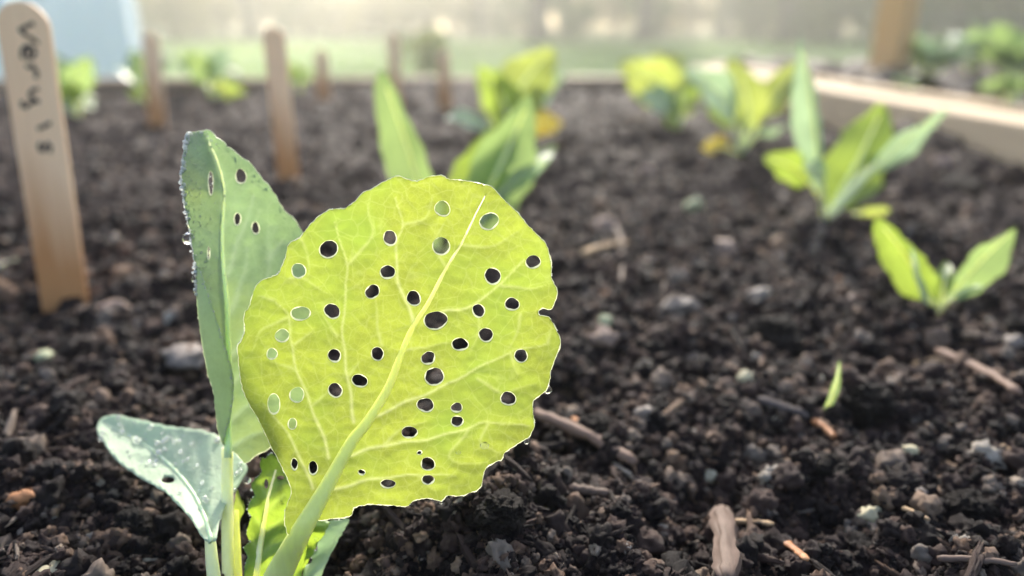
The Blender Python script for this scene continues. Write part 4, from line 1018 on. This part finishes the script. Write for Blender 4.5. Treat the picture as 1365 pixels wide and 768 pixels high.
def clod(px, py, wpx, label, seed, mat='clod', squash=.75, group='soil clods'):
    g, z = Gh(px, py); a_ = wpx / 2 * z / FPX
    bm = bmesh.new(); bmesh.ops.create_icosphere(bm, subdivisions=5, radius=1.0); off = Vector((seed * 2.1, seed, -seed))
    for v in bm.verts:
        d = v.co.normalized(); q = d + off
        n = mnoise.noise(q * 1.4) * .35 + (.3 - abs(mnoise.noise(q * 3.2))) * .35 + (.3 - abs(mnoise.noise(q * 7))) * .2 + mnoise.noise(q * 16) * .10 + mnoise.noise(q * 34) * .06
        v.co = d * (1 + n); v.co.z *= squash
    me = bpy.data.meshes.new('soil_clod'); bm.to_mesh(me); bm.free(); me.materials.append(M[mat]); me.polygons.foreach_set('use_smooth', [True] * len(me.polygons))
    o = link('soil_clod', me, None, g + Vector((0, a_ * .5, a_ * .12))); o.scale = (a_, a_, a_)
    return tag(o, label, 'soil clod', group)
clod(1160, 548, 70, 'largest dark soil clod, beside the thin sprout', 1)
clod(1112, 640, 56, 'rounded grey-brown clod behind the blocky cream-white pebble', 2)
clod(175, 722, 62, 'black clod under the low waxy leaf', 3)
clod(668, 694, 60, 'dark clod in front of the lower edge of the perforated leaf', 4)
clod(800, 590, 60, 'black clod tucked behind the thick brown twig', 5)
clod(1300, 690, 60, 'dark crumbly clod beside the blue-grey stone', 6)
clod(1290, 258, 70, 'dark clod on the soil bank by the side board', 7, squash=.4)
clod(1036, 462, 70, 'dark clod behind the rounded cream pebble', 8)

# ------------------------------------------------------------------ beyond the bed
# neighbouring bed on the right: soil, boards, leafy plants
nb = thing('raised_bed', 'second plank raised bed beyond the side board, with leafy plants', 'raised bed', B(1.38, 1.22, LAWN_Z), rz=-BED_ROT)
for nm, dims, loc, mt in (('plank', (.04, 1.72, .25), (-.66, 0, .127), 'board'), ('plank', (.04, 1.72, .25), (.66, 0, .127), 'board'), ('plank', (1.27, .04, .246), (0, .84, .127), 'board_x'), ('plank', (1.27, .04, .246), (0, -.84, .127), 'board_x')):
    bevel_box(nm, dims, M[mt], .003, loc, nb, sub=10, warp=.0015)
n2 = 90
V = [tuple(B(1.38 + u, 1.22 + w, .0 + .035 * float(pnoise(u * 9, w * 9, 31)) + .02 * float(pnoise(u * 30, w * 30, 32)))) for w in np.linspace(-.82, .82, n2) for u in np.linspace(-.64, .64, n2)]
F = [(j * n2 + i, j * n2 + i + 1, (j + 1) * n2 + i + 1, (j + 1) * n2 + i) for j in range(n2 - 1) for i in range(n2 - 1)]
tag(link('neighbouring_soil', raw_mesh('neighbouring_soil', V, F, M['bed2_soil'])), kind='structure')
def leafy(loc, h, n, spread, mats, label, seed, wl=.03, name='leafy_plant', group='leafy plants in the second bed'):
    o = thing(name, label, 'plant', loc, group); rr = random.Random(seed)
    for k in range(n):
        az = rr.uniform(0, 6.28); L_ = h * rr.uniform(.55, 1.05); sp_ = spread * rr.uniform(.3, 1)
        tip = Vector((math.cos(az) * sp_, math.sin(az) * sp_, L_)); w = wl * rr.uniform(.7, 1.3)
        V_, F_ = [], []; t = tip.normalized(); s = t.cross(Vector((math.cos(az), math.sin(az), -.6))).normalized(); nn = s.cross(t)
        for i in range(8):
            u = i / 7; c = tip * (.35 + .65 * u) - Vector((0, 0, .25 * h * u ** 3)); pr = math.sin(math.pi * (u * .95 + .04)) ** .8 * w
            for j in (-1, -.5, 0, .5, 1): V_.append(c + s * j * pr + nn * (abs(j) * pr * .3))
        for i in range(7):
            for j in range(4): q = i * 5 + j; F_.append((q, q + 1, q + 6, q + 5))
        lf = link('leaf', raw_mesh('leaf', V_, F_, M[mats[k % len(mats)]]), o)
        V_, F_ = tube_data([Vector((0, 0, -.02)), tip * .2, tip * .4], [.004, .0035, .002], 6); link('stalk', raw_mesh('stalk', V_, F_, M['petiole']), lf)
    return o
for k, (px, py, dist, h, n, lab) in enumerate([(1235, 118, 1.45, .11, 26, 'bluish-green leafy clump beside the tall post'), (1290, 118, 1.6, .11, 26, 'leafy clump midway along the second bed'),
        (1350, 120, 1.35, .13, 28, 'tall bright leafy clump at the second bed, nearest its outer side'), (1345, 150, 1.0, .05, 7, 'low green tuft close behind the side board'), (1215, 130, 1.2, .04, 6, 'small green tuft at the foot of the tall post'),
        (1420, 110, 1.5, .2, 12, 'broad leafy clump further along the second bed')]):
    p = Pv(px, py, dist); p.z = .0
    leafy(p, h, n, h * .75, [['bg_blue', 'bg_green', 'bg_blue'], ['bg_green', 'bg_blue'], ['bg_green', 'bg_blue', 'bg_green'], ['bg_green'], ['bg_green', 'bg_lime'], ['bg_green']][k], lab, 40 + k)
# the tall post
pz = 1.45
pp = Pv(1180, 106, pz)
bevel_box_o = bevel_box('wooden_post', (.050, .056, 1.7), M['post'], .004, (pp.x + .003, pp.y, LAWN_Z + .85), None, rz=R_(33), sub=6, warp=.002)
tag(bevel_box_o, 'tall square tan timber post standing between the two beds', 'post')
# wire fence strung from the post
fz = thing('wire_fence', 'thin grey wire fence strung beside the tall post', 'fence', (pp.x, pp.y, LAWN_Z))
end = Vector((2.6, 1.0, 0))
for k in range(12):
    h = .25 + k * .11; V_, F_ = tube_data([Vector((.04, .02, h)), Vector((.04, .02, h)).lerp(end + Vector((.04, .02, h)), .5) - Vector((0, 0, .01)), end + Vector((.04, .02, h))], [.0014] * 3, 5)
    link('wire', raw_mesh('wire', V_, F_, M['wire']), fz)
V_, F_ = box_data(end.x + .03, end.x + .09, end.y, end.y + .06, 0, 1.6); link('fence_post', raw_mesh('fence_post', V_, F_, M['bark_pale'], False), fz)

# white-sheeted cold frame / tunnel on the left
sx0, sx1, sy0, sy1, sh = -3.3, -1.86, 3.7, 6.2, 1.9
GR = R_(25.2); hw_, hd = (sx1 - sx0) / 2, (sy1 - sy0) / 2
gc = Vector((-.472 * 3.7, 3.7, 0)) + Matrix.Rotation(GR, 3, 'Z') @ Vector((-hw_, hd, 0))
gh = thing('sheeted_greenhouse', 'small greenhouse clad in pale blue-white sheeting, beyond the end board of the bed', 'greenhouse', (gc.x, gc.y, LAWN_Z), rz=GR)
hw_, hd = (sx1 - sx0) / 2, (sy1 - sy0) / 2
def gh_part(nm, b, mt):
    V_, F_ = box_data(*b); link(nm, raw_mesh(nm, V_, F_, M[mt], False), gh)
for k in range(3):
    a_ = -hw_ + .03 + k * (2 * hw_ - .06) / 3; gh_part('sheet_panel', (a_ + .012, a_ + (2 * hw_ - .06) / 3 - .012, -hd + .01, -hd + .016, .02, sh), 'sheet')
    gh_part('sheet_panel', (a_ + .012, a_ + (2 * hw_ - .06) / 3 - .012, hd - .016, hd - .01, .02, sh), 'sheet')
for k in range(4):
    a_ = -hd + .03 + k * (2 * hd - .06) / 4
    gh_part('sheet_panel', (hw_ - .016, hw_ - .010, a_ + .012, a_ + (2 * hd - .06) / 4 - .012, .02, sh), 'sheet'); gh_part('sheet_panel', (-hw_ + .010, -hw_ + .016, a_ + .012, a_ + (2 * hd - .06) / 4 - .012, .02, sh), 'sheet')
for x in (-hw_, hw_ - .03):
    for y in (-hd, hd - .03): gh_part('corner_post', (x, x + .03, y, y + .03, 0, sh + .02), 'sheet')
V_ = [(-hw_ - .05, -hd - .05, sh + .03), (hw_ + .05, -hd - .05, sh + .03), (hw_ + .05, hd + .05, sh + .03), (-hw_ - .05, hd + .05, sh + .03), (0, -hd - .05, sh + .5), (0, hd + .05, sh + .5)]
link('roof', raw_mesh('roof', V_, [(0, 1, 4), (1, 2, 5, 4), (2, 3, 5), (3, 0, 4, 5), (3, 2, 1, 0)], M['sheet'], False), gh)

# grass
NG = 60000
gxr = rng.uniform(-9, 9, NG * 2); gyr = 1.6 + 14 * rng.random(NG * 2) ** 1.1
bu = gxr * bed_r.x + gyr * bed_r.y; bw = gxr * bed_f.x + gyr * bed_f.y
kp = ~((bu > -.5) & (bu < 2.2) & (bw < 2.2)) | ((bu > -.45) & (bu < .65) & (bw > 1.3))
kp &= ~(np.hypot(gxr - gc.x, gyr - gc.y) < 1.35)
gxr, gyr = gxr[kp][:NG], gyr[kp][:NG]; NG = len(gxr)
az = rng.uniform(0, 6.28, NG); gh_ = rng.uniform(.03, .075, NG); gw = rng.uniform(.003, .006, NG); ln = rng.uniform(.1, .6, NG) * gh_
base = np.stack([gxr, gyr, np.full(NG, LAWN_Z - .01)], -1); dx = np.stack([np.cos(az), np.sin(az), np.zeros(NG)], -1); ld = np.stack([-np.sin(az), np.cos(az), np.zeros(NG)], -1)
tipg = base + ld * ln[:, None] + np.array([0, 0, 1.0]) * gh_[:, None]
co_g = np.stack([base - dx * gw[:, None], base + dx * gw[:, None], tipg], 1).reshape(-1, 3)
o = link('lawn_grass', np_mesh('lawn_grass', co_g, np.arange(NG * 3).reshape(-1, 3), M['grass'])); tag(o, 'short pale green mown grass beyond the bed', 'grass', kind='stuff')

# trees: tapered trunk with limbs, leafy crown
def leaf_cloud(centers, n, size, seed):
    r_ = np.random.default_rng(seed); k = r_.integers(0, len(centers), n)
    c = np.array([q[:3] for q in centers])[k]; R = np.array([q[3] for q in centers])[k]
    d = r_.normal(size=(n, 3)); d /= np.linalg.norm(d, axis=1)[:, None]; p = c + d * (R * r_.random(n) ** .45)[:, None]
    a_ = r_.normal(size=(n, 3)); a_ /= np.linalg.norm(a_, axis=1)[:, None]; b_ = np.cross(a_, r_.normal(size=(n, 3))); b_ /= np.linalg.norm(b_, axis=1)[:, None]
    s = size * r_.uniform(.6, 1.4, n)[:, None]
    q = np.stack([p - a_ * s, p - b_ * s * .5 + a_ * s * .1, p + a_ * s, p + b_ * s * .5 + a_ * s * .1], 1)
    return q.reshape(-1, 3), np.arange(n * 4).reshape(-1, 4)
def tree_meshes(seed, h, r0, nleaf, mat, bark, low=.42):
    rr = random.Random(seed); pts = []; x = y = 0.0
    for i in range(12):
        pts.append(Vector((x, y, h * .9 * i / 11 - .15))); x += rr.uniform(-.05, .05) * h * .12; y += rr.uniform(-.05, .05) * h * .12
    rad = [r0 * (1.35 if i == 0 else 1) * (1 - .85 * i / 11) for i in range(12)]
    V_, F_ = tube_data(pts, rad, 10); cents = []
    for k in range(11):
        i = rr.randint(4, 10); a0 = pts[i]; az_ = rr.uniform(0, 6.28); L_ = h * rr.uniform(.14, .26); e = Vector((math.cos(az_), math.sin(az_), rr.uniform(.15, .8))) * L_
        b0 = [a0, a0 + e * .5 + Vector((0, 0, -.03 * h)), a0 + e]; v2, f2 = tube_data(b0, [rad[i] * .45, rad[i] * .3, rad[i] * .1], 6)
        s = len(V_); V_ += v2; F_ += [tuple(q + s for q in f) for f in f2]
        if a0.z > h * low * .8: cents.append((*(a0 + e), h * rr.uniform(.07, .13)))
        cents.append((*(a0 + e * .6 + Vector((0, 0, .05 * h))), h * rr.uniform(.06, .1)))
    cents.append((*pts[-1], h * .14)); cents = [c for c in cents if c[2] > h * low * .7]
    tm = raw_mesh('trunk', V_, F_, M[bark]); q, f = leaf_cloud(cents, nleaf, h * .016, seed)
    return tm, np_mesh('crown', q, f, M[mat])
kinds = [tree_meshes(1, 6.0, .15, 2600, 'tree_leaf', 'bark'), tree_meshes(2, 5.6, .10, 2200, 'tree_leaf_pale', 'bark'), tree_meshes(3, 6.4, .19, 2600, 'tree_leaf_dark', 'bark'), tree_meshes(4, 5.2, .08, 1800, 'tree_leaf_pale', 'bark_pale')]
KL = ['brown-barked woodland tree with mid-green crown beyond the lawn', 'slim brown-barked woodland tree with pale yellow-green crown beyond the lawn', 'stout dark-crowned woodland tree beyond the lawn', 'thin grey-barked woodland tree with pale crown beyond the lawn']
spots = [(236, 12, 1), (262, 15, 3), (330, 11, 0), (300, 18, 1), (415, 14, 3), (480, 17, 1), (545, 20, 3), (640, 12, 1), (668, 17, 0), (718, 10, 2), (752, 14, 0), (776, 18, 1), (858, 10.5, 2), (884, 15, 0), (966, 11, 3), (960, 17, 2),
         (1000, 14, 1), (1048, 10, 2), (1070, 15, 0), (1100, 12, 2), (1236, 11, 0), (1262, 15, 2), (1316, 8.5, 3), (1350, 13, 2), (1420, 12, 0), (1500, 10, 2), (160, 13, 0), (60, 12, 2), (-60, 11, 0), (-200, 10, 2), (1600, 9, 0)]
rt = random.Random(5)
for px, dist, kd in spots:
    c = math.atan((px - 682.5) / (FPX / CP)); dist *= 1.6; loc = Vector((math.tan(c) * dist, dist, LAWN_Z))
    t = thing('woodland_tree', KL[kd], 'tree', loc, 'woodland trees of kind %d' % kd if False else ['mid-green woodland trees', 'slim pale-crowned woodland trees', 'stout dark-crowned woodland trees', 'thin grey-barked woodland trees'][kd], rz=rt.uniform(0, 6.28))
    sc_ = rt.uniform(1.1, 1.25); t.scale = (sc_, sc_, sc_)
    link('trunk', kinds[kd][0], t); link('crown', kinds[kd][1], t)
# shrubs of the wood's edge
def shrub_mesh(seed, mat, n=1500):
    rr = random.Random(seed); cents = [(rr.uniform(-.5, .5), rr.uniform(-.4, .4), rr.uniform(.2, .85), rr.uniform(.18, .34)) for _ in range(14)]
    q, f = leaf_cloud(cents, n, .045, seed); V_, F_ = [], []
    for k in range(6):
        e = Vector((rr.uniform(-.4, .4), rr.uniform(-.4, .4), .8)); v2, f2 = tube_data([Vector((0, 0, -.05)), e * .5, e], [.02, .014, .005], 6); s = len(V_); V_ += v2; F_ += [tuple(a + s for a in ff) for ff in f2]
    return np_mesh('foliage', q, f, M[mat]), raw_mesh('stem', V_, F_, M['bark'])
SK = [shrub_mesh(1, 'tree_leaf'), shrub_mesh(2, 'tree_leaf_pale'), shrub_mesh(3, 'tree_leaf_dark')]
SL = ['mid-green rounded shrub at the edge of the wood', 'pale yellow-green shrub at the edge of the wood', 'dark green shrub at the edge of the wood']
for px, dist, kd, s in [(1120, 9, 0, .9), (1085, 10, 2, 1), (1150, 9.5, 0, 1.1), (1290, 7, 2, .9), (1350, 6.5, 0, 1), (1240, 8, 2, .9), (1410, 6, 0, 1), (820, 13, 1, 1.1), (925, 12, 1, .9), (700, 12, 2, .8), (760, 11, 2, .7), (860, 11.5, 2, .8), (1010, 11, 2, .9), (1050, 11.5, 0, .9),
                        (300, 13, 1, 1), (230, 11, 1, 1), (380, 14, 1, 1), (620, 13, 1, .9), (565, 5.2, 0, .32), (600, 15, 1, 1.2), (480, 16, 1, 1.2), (540, 14, 1, .8), (440, 12, 1, .8), (1480, 8, 2, 1.2), (660, 15, 1, 1), (980, 14, 2, 1.1), (270, 15, 0, 1.1), (345, 14, 1, 1.1), (410, 13, 0, .9), (455, 14.5, 1, 1.1), (500, 13.5, 1, 1.0), (570, 15, 0, 1.0), (635, 14, 2, .9), (200, 13, 2, 1.0)]:
    c = math.atan((px - 682.5) / (FPX / CP)); dist *= 1.6 if s > .4 else 1.0; s *= 1.4 if s > .4 else 1.0; loc = Vector((math.tan(c) * dist, dist, LAWN_Z))
    t = thing('woodland_shrub', SL[kd], 'shrub', loc, ['mid-green shrubs', 'pale shrubs', 'dark shrubs'][kd] + ' at the wood edge', rz=rt.uniform(0, 6)); t.scale = (s, s, s)
    if s < .4: t['label'] = 'small low bush standing alone on the lawn behind the bed'
    link('foliage', SK[kd][0], t); link('stem', SK[kd][1], t)
# the wood going on behind, one mass of leaves
rr = random.Random(77); cents = []
for k in range(1200):
    a_ = rr.uniform(-1.15, 1.15); d = rr.uniform(30, 48); hgt = rr.uniform(0, 7)
    cents.append((math.sin(a_) * d, math.cos(a_) * d, LAWN_Z + .3 + hgt, rr.uniform(.6, 1.5)))
q, f = leaf_cloud(cents, 110000, .2, 78)
o = link('far_woodland', np_mesh('far_woodland', q, f, M['tree_leaf_pale'])); tag(o, 'pale far woodland foliage behind the trees', 'woodland', kind='stuff')

# ------------------------------------------------------------------ morning haze
hm, nt, out = new_mat('haze')
pv_ = N(nt, 'ShaderNodeVolumePrincipled'); pv_.inputs['Color'].default_value = (.98, .955, .90, 1); pv_.inputs['Density'].default_value = .021; pv_.inputs['Anisotropy'].default_value = .65
nt.links.new(pv_.outputs[0], out.inputs['Volume'])
V_, F_ = box_data(-66, 66, -66, 66, LAWN_Z - 1.2, 8.6)
hz = link('haze', raw_mesh('haze', V_, F_, hm, False)); tag(hz, 'thin pale morning haze over the garden', 'haze', kind='stuff')
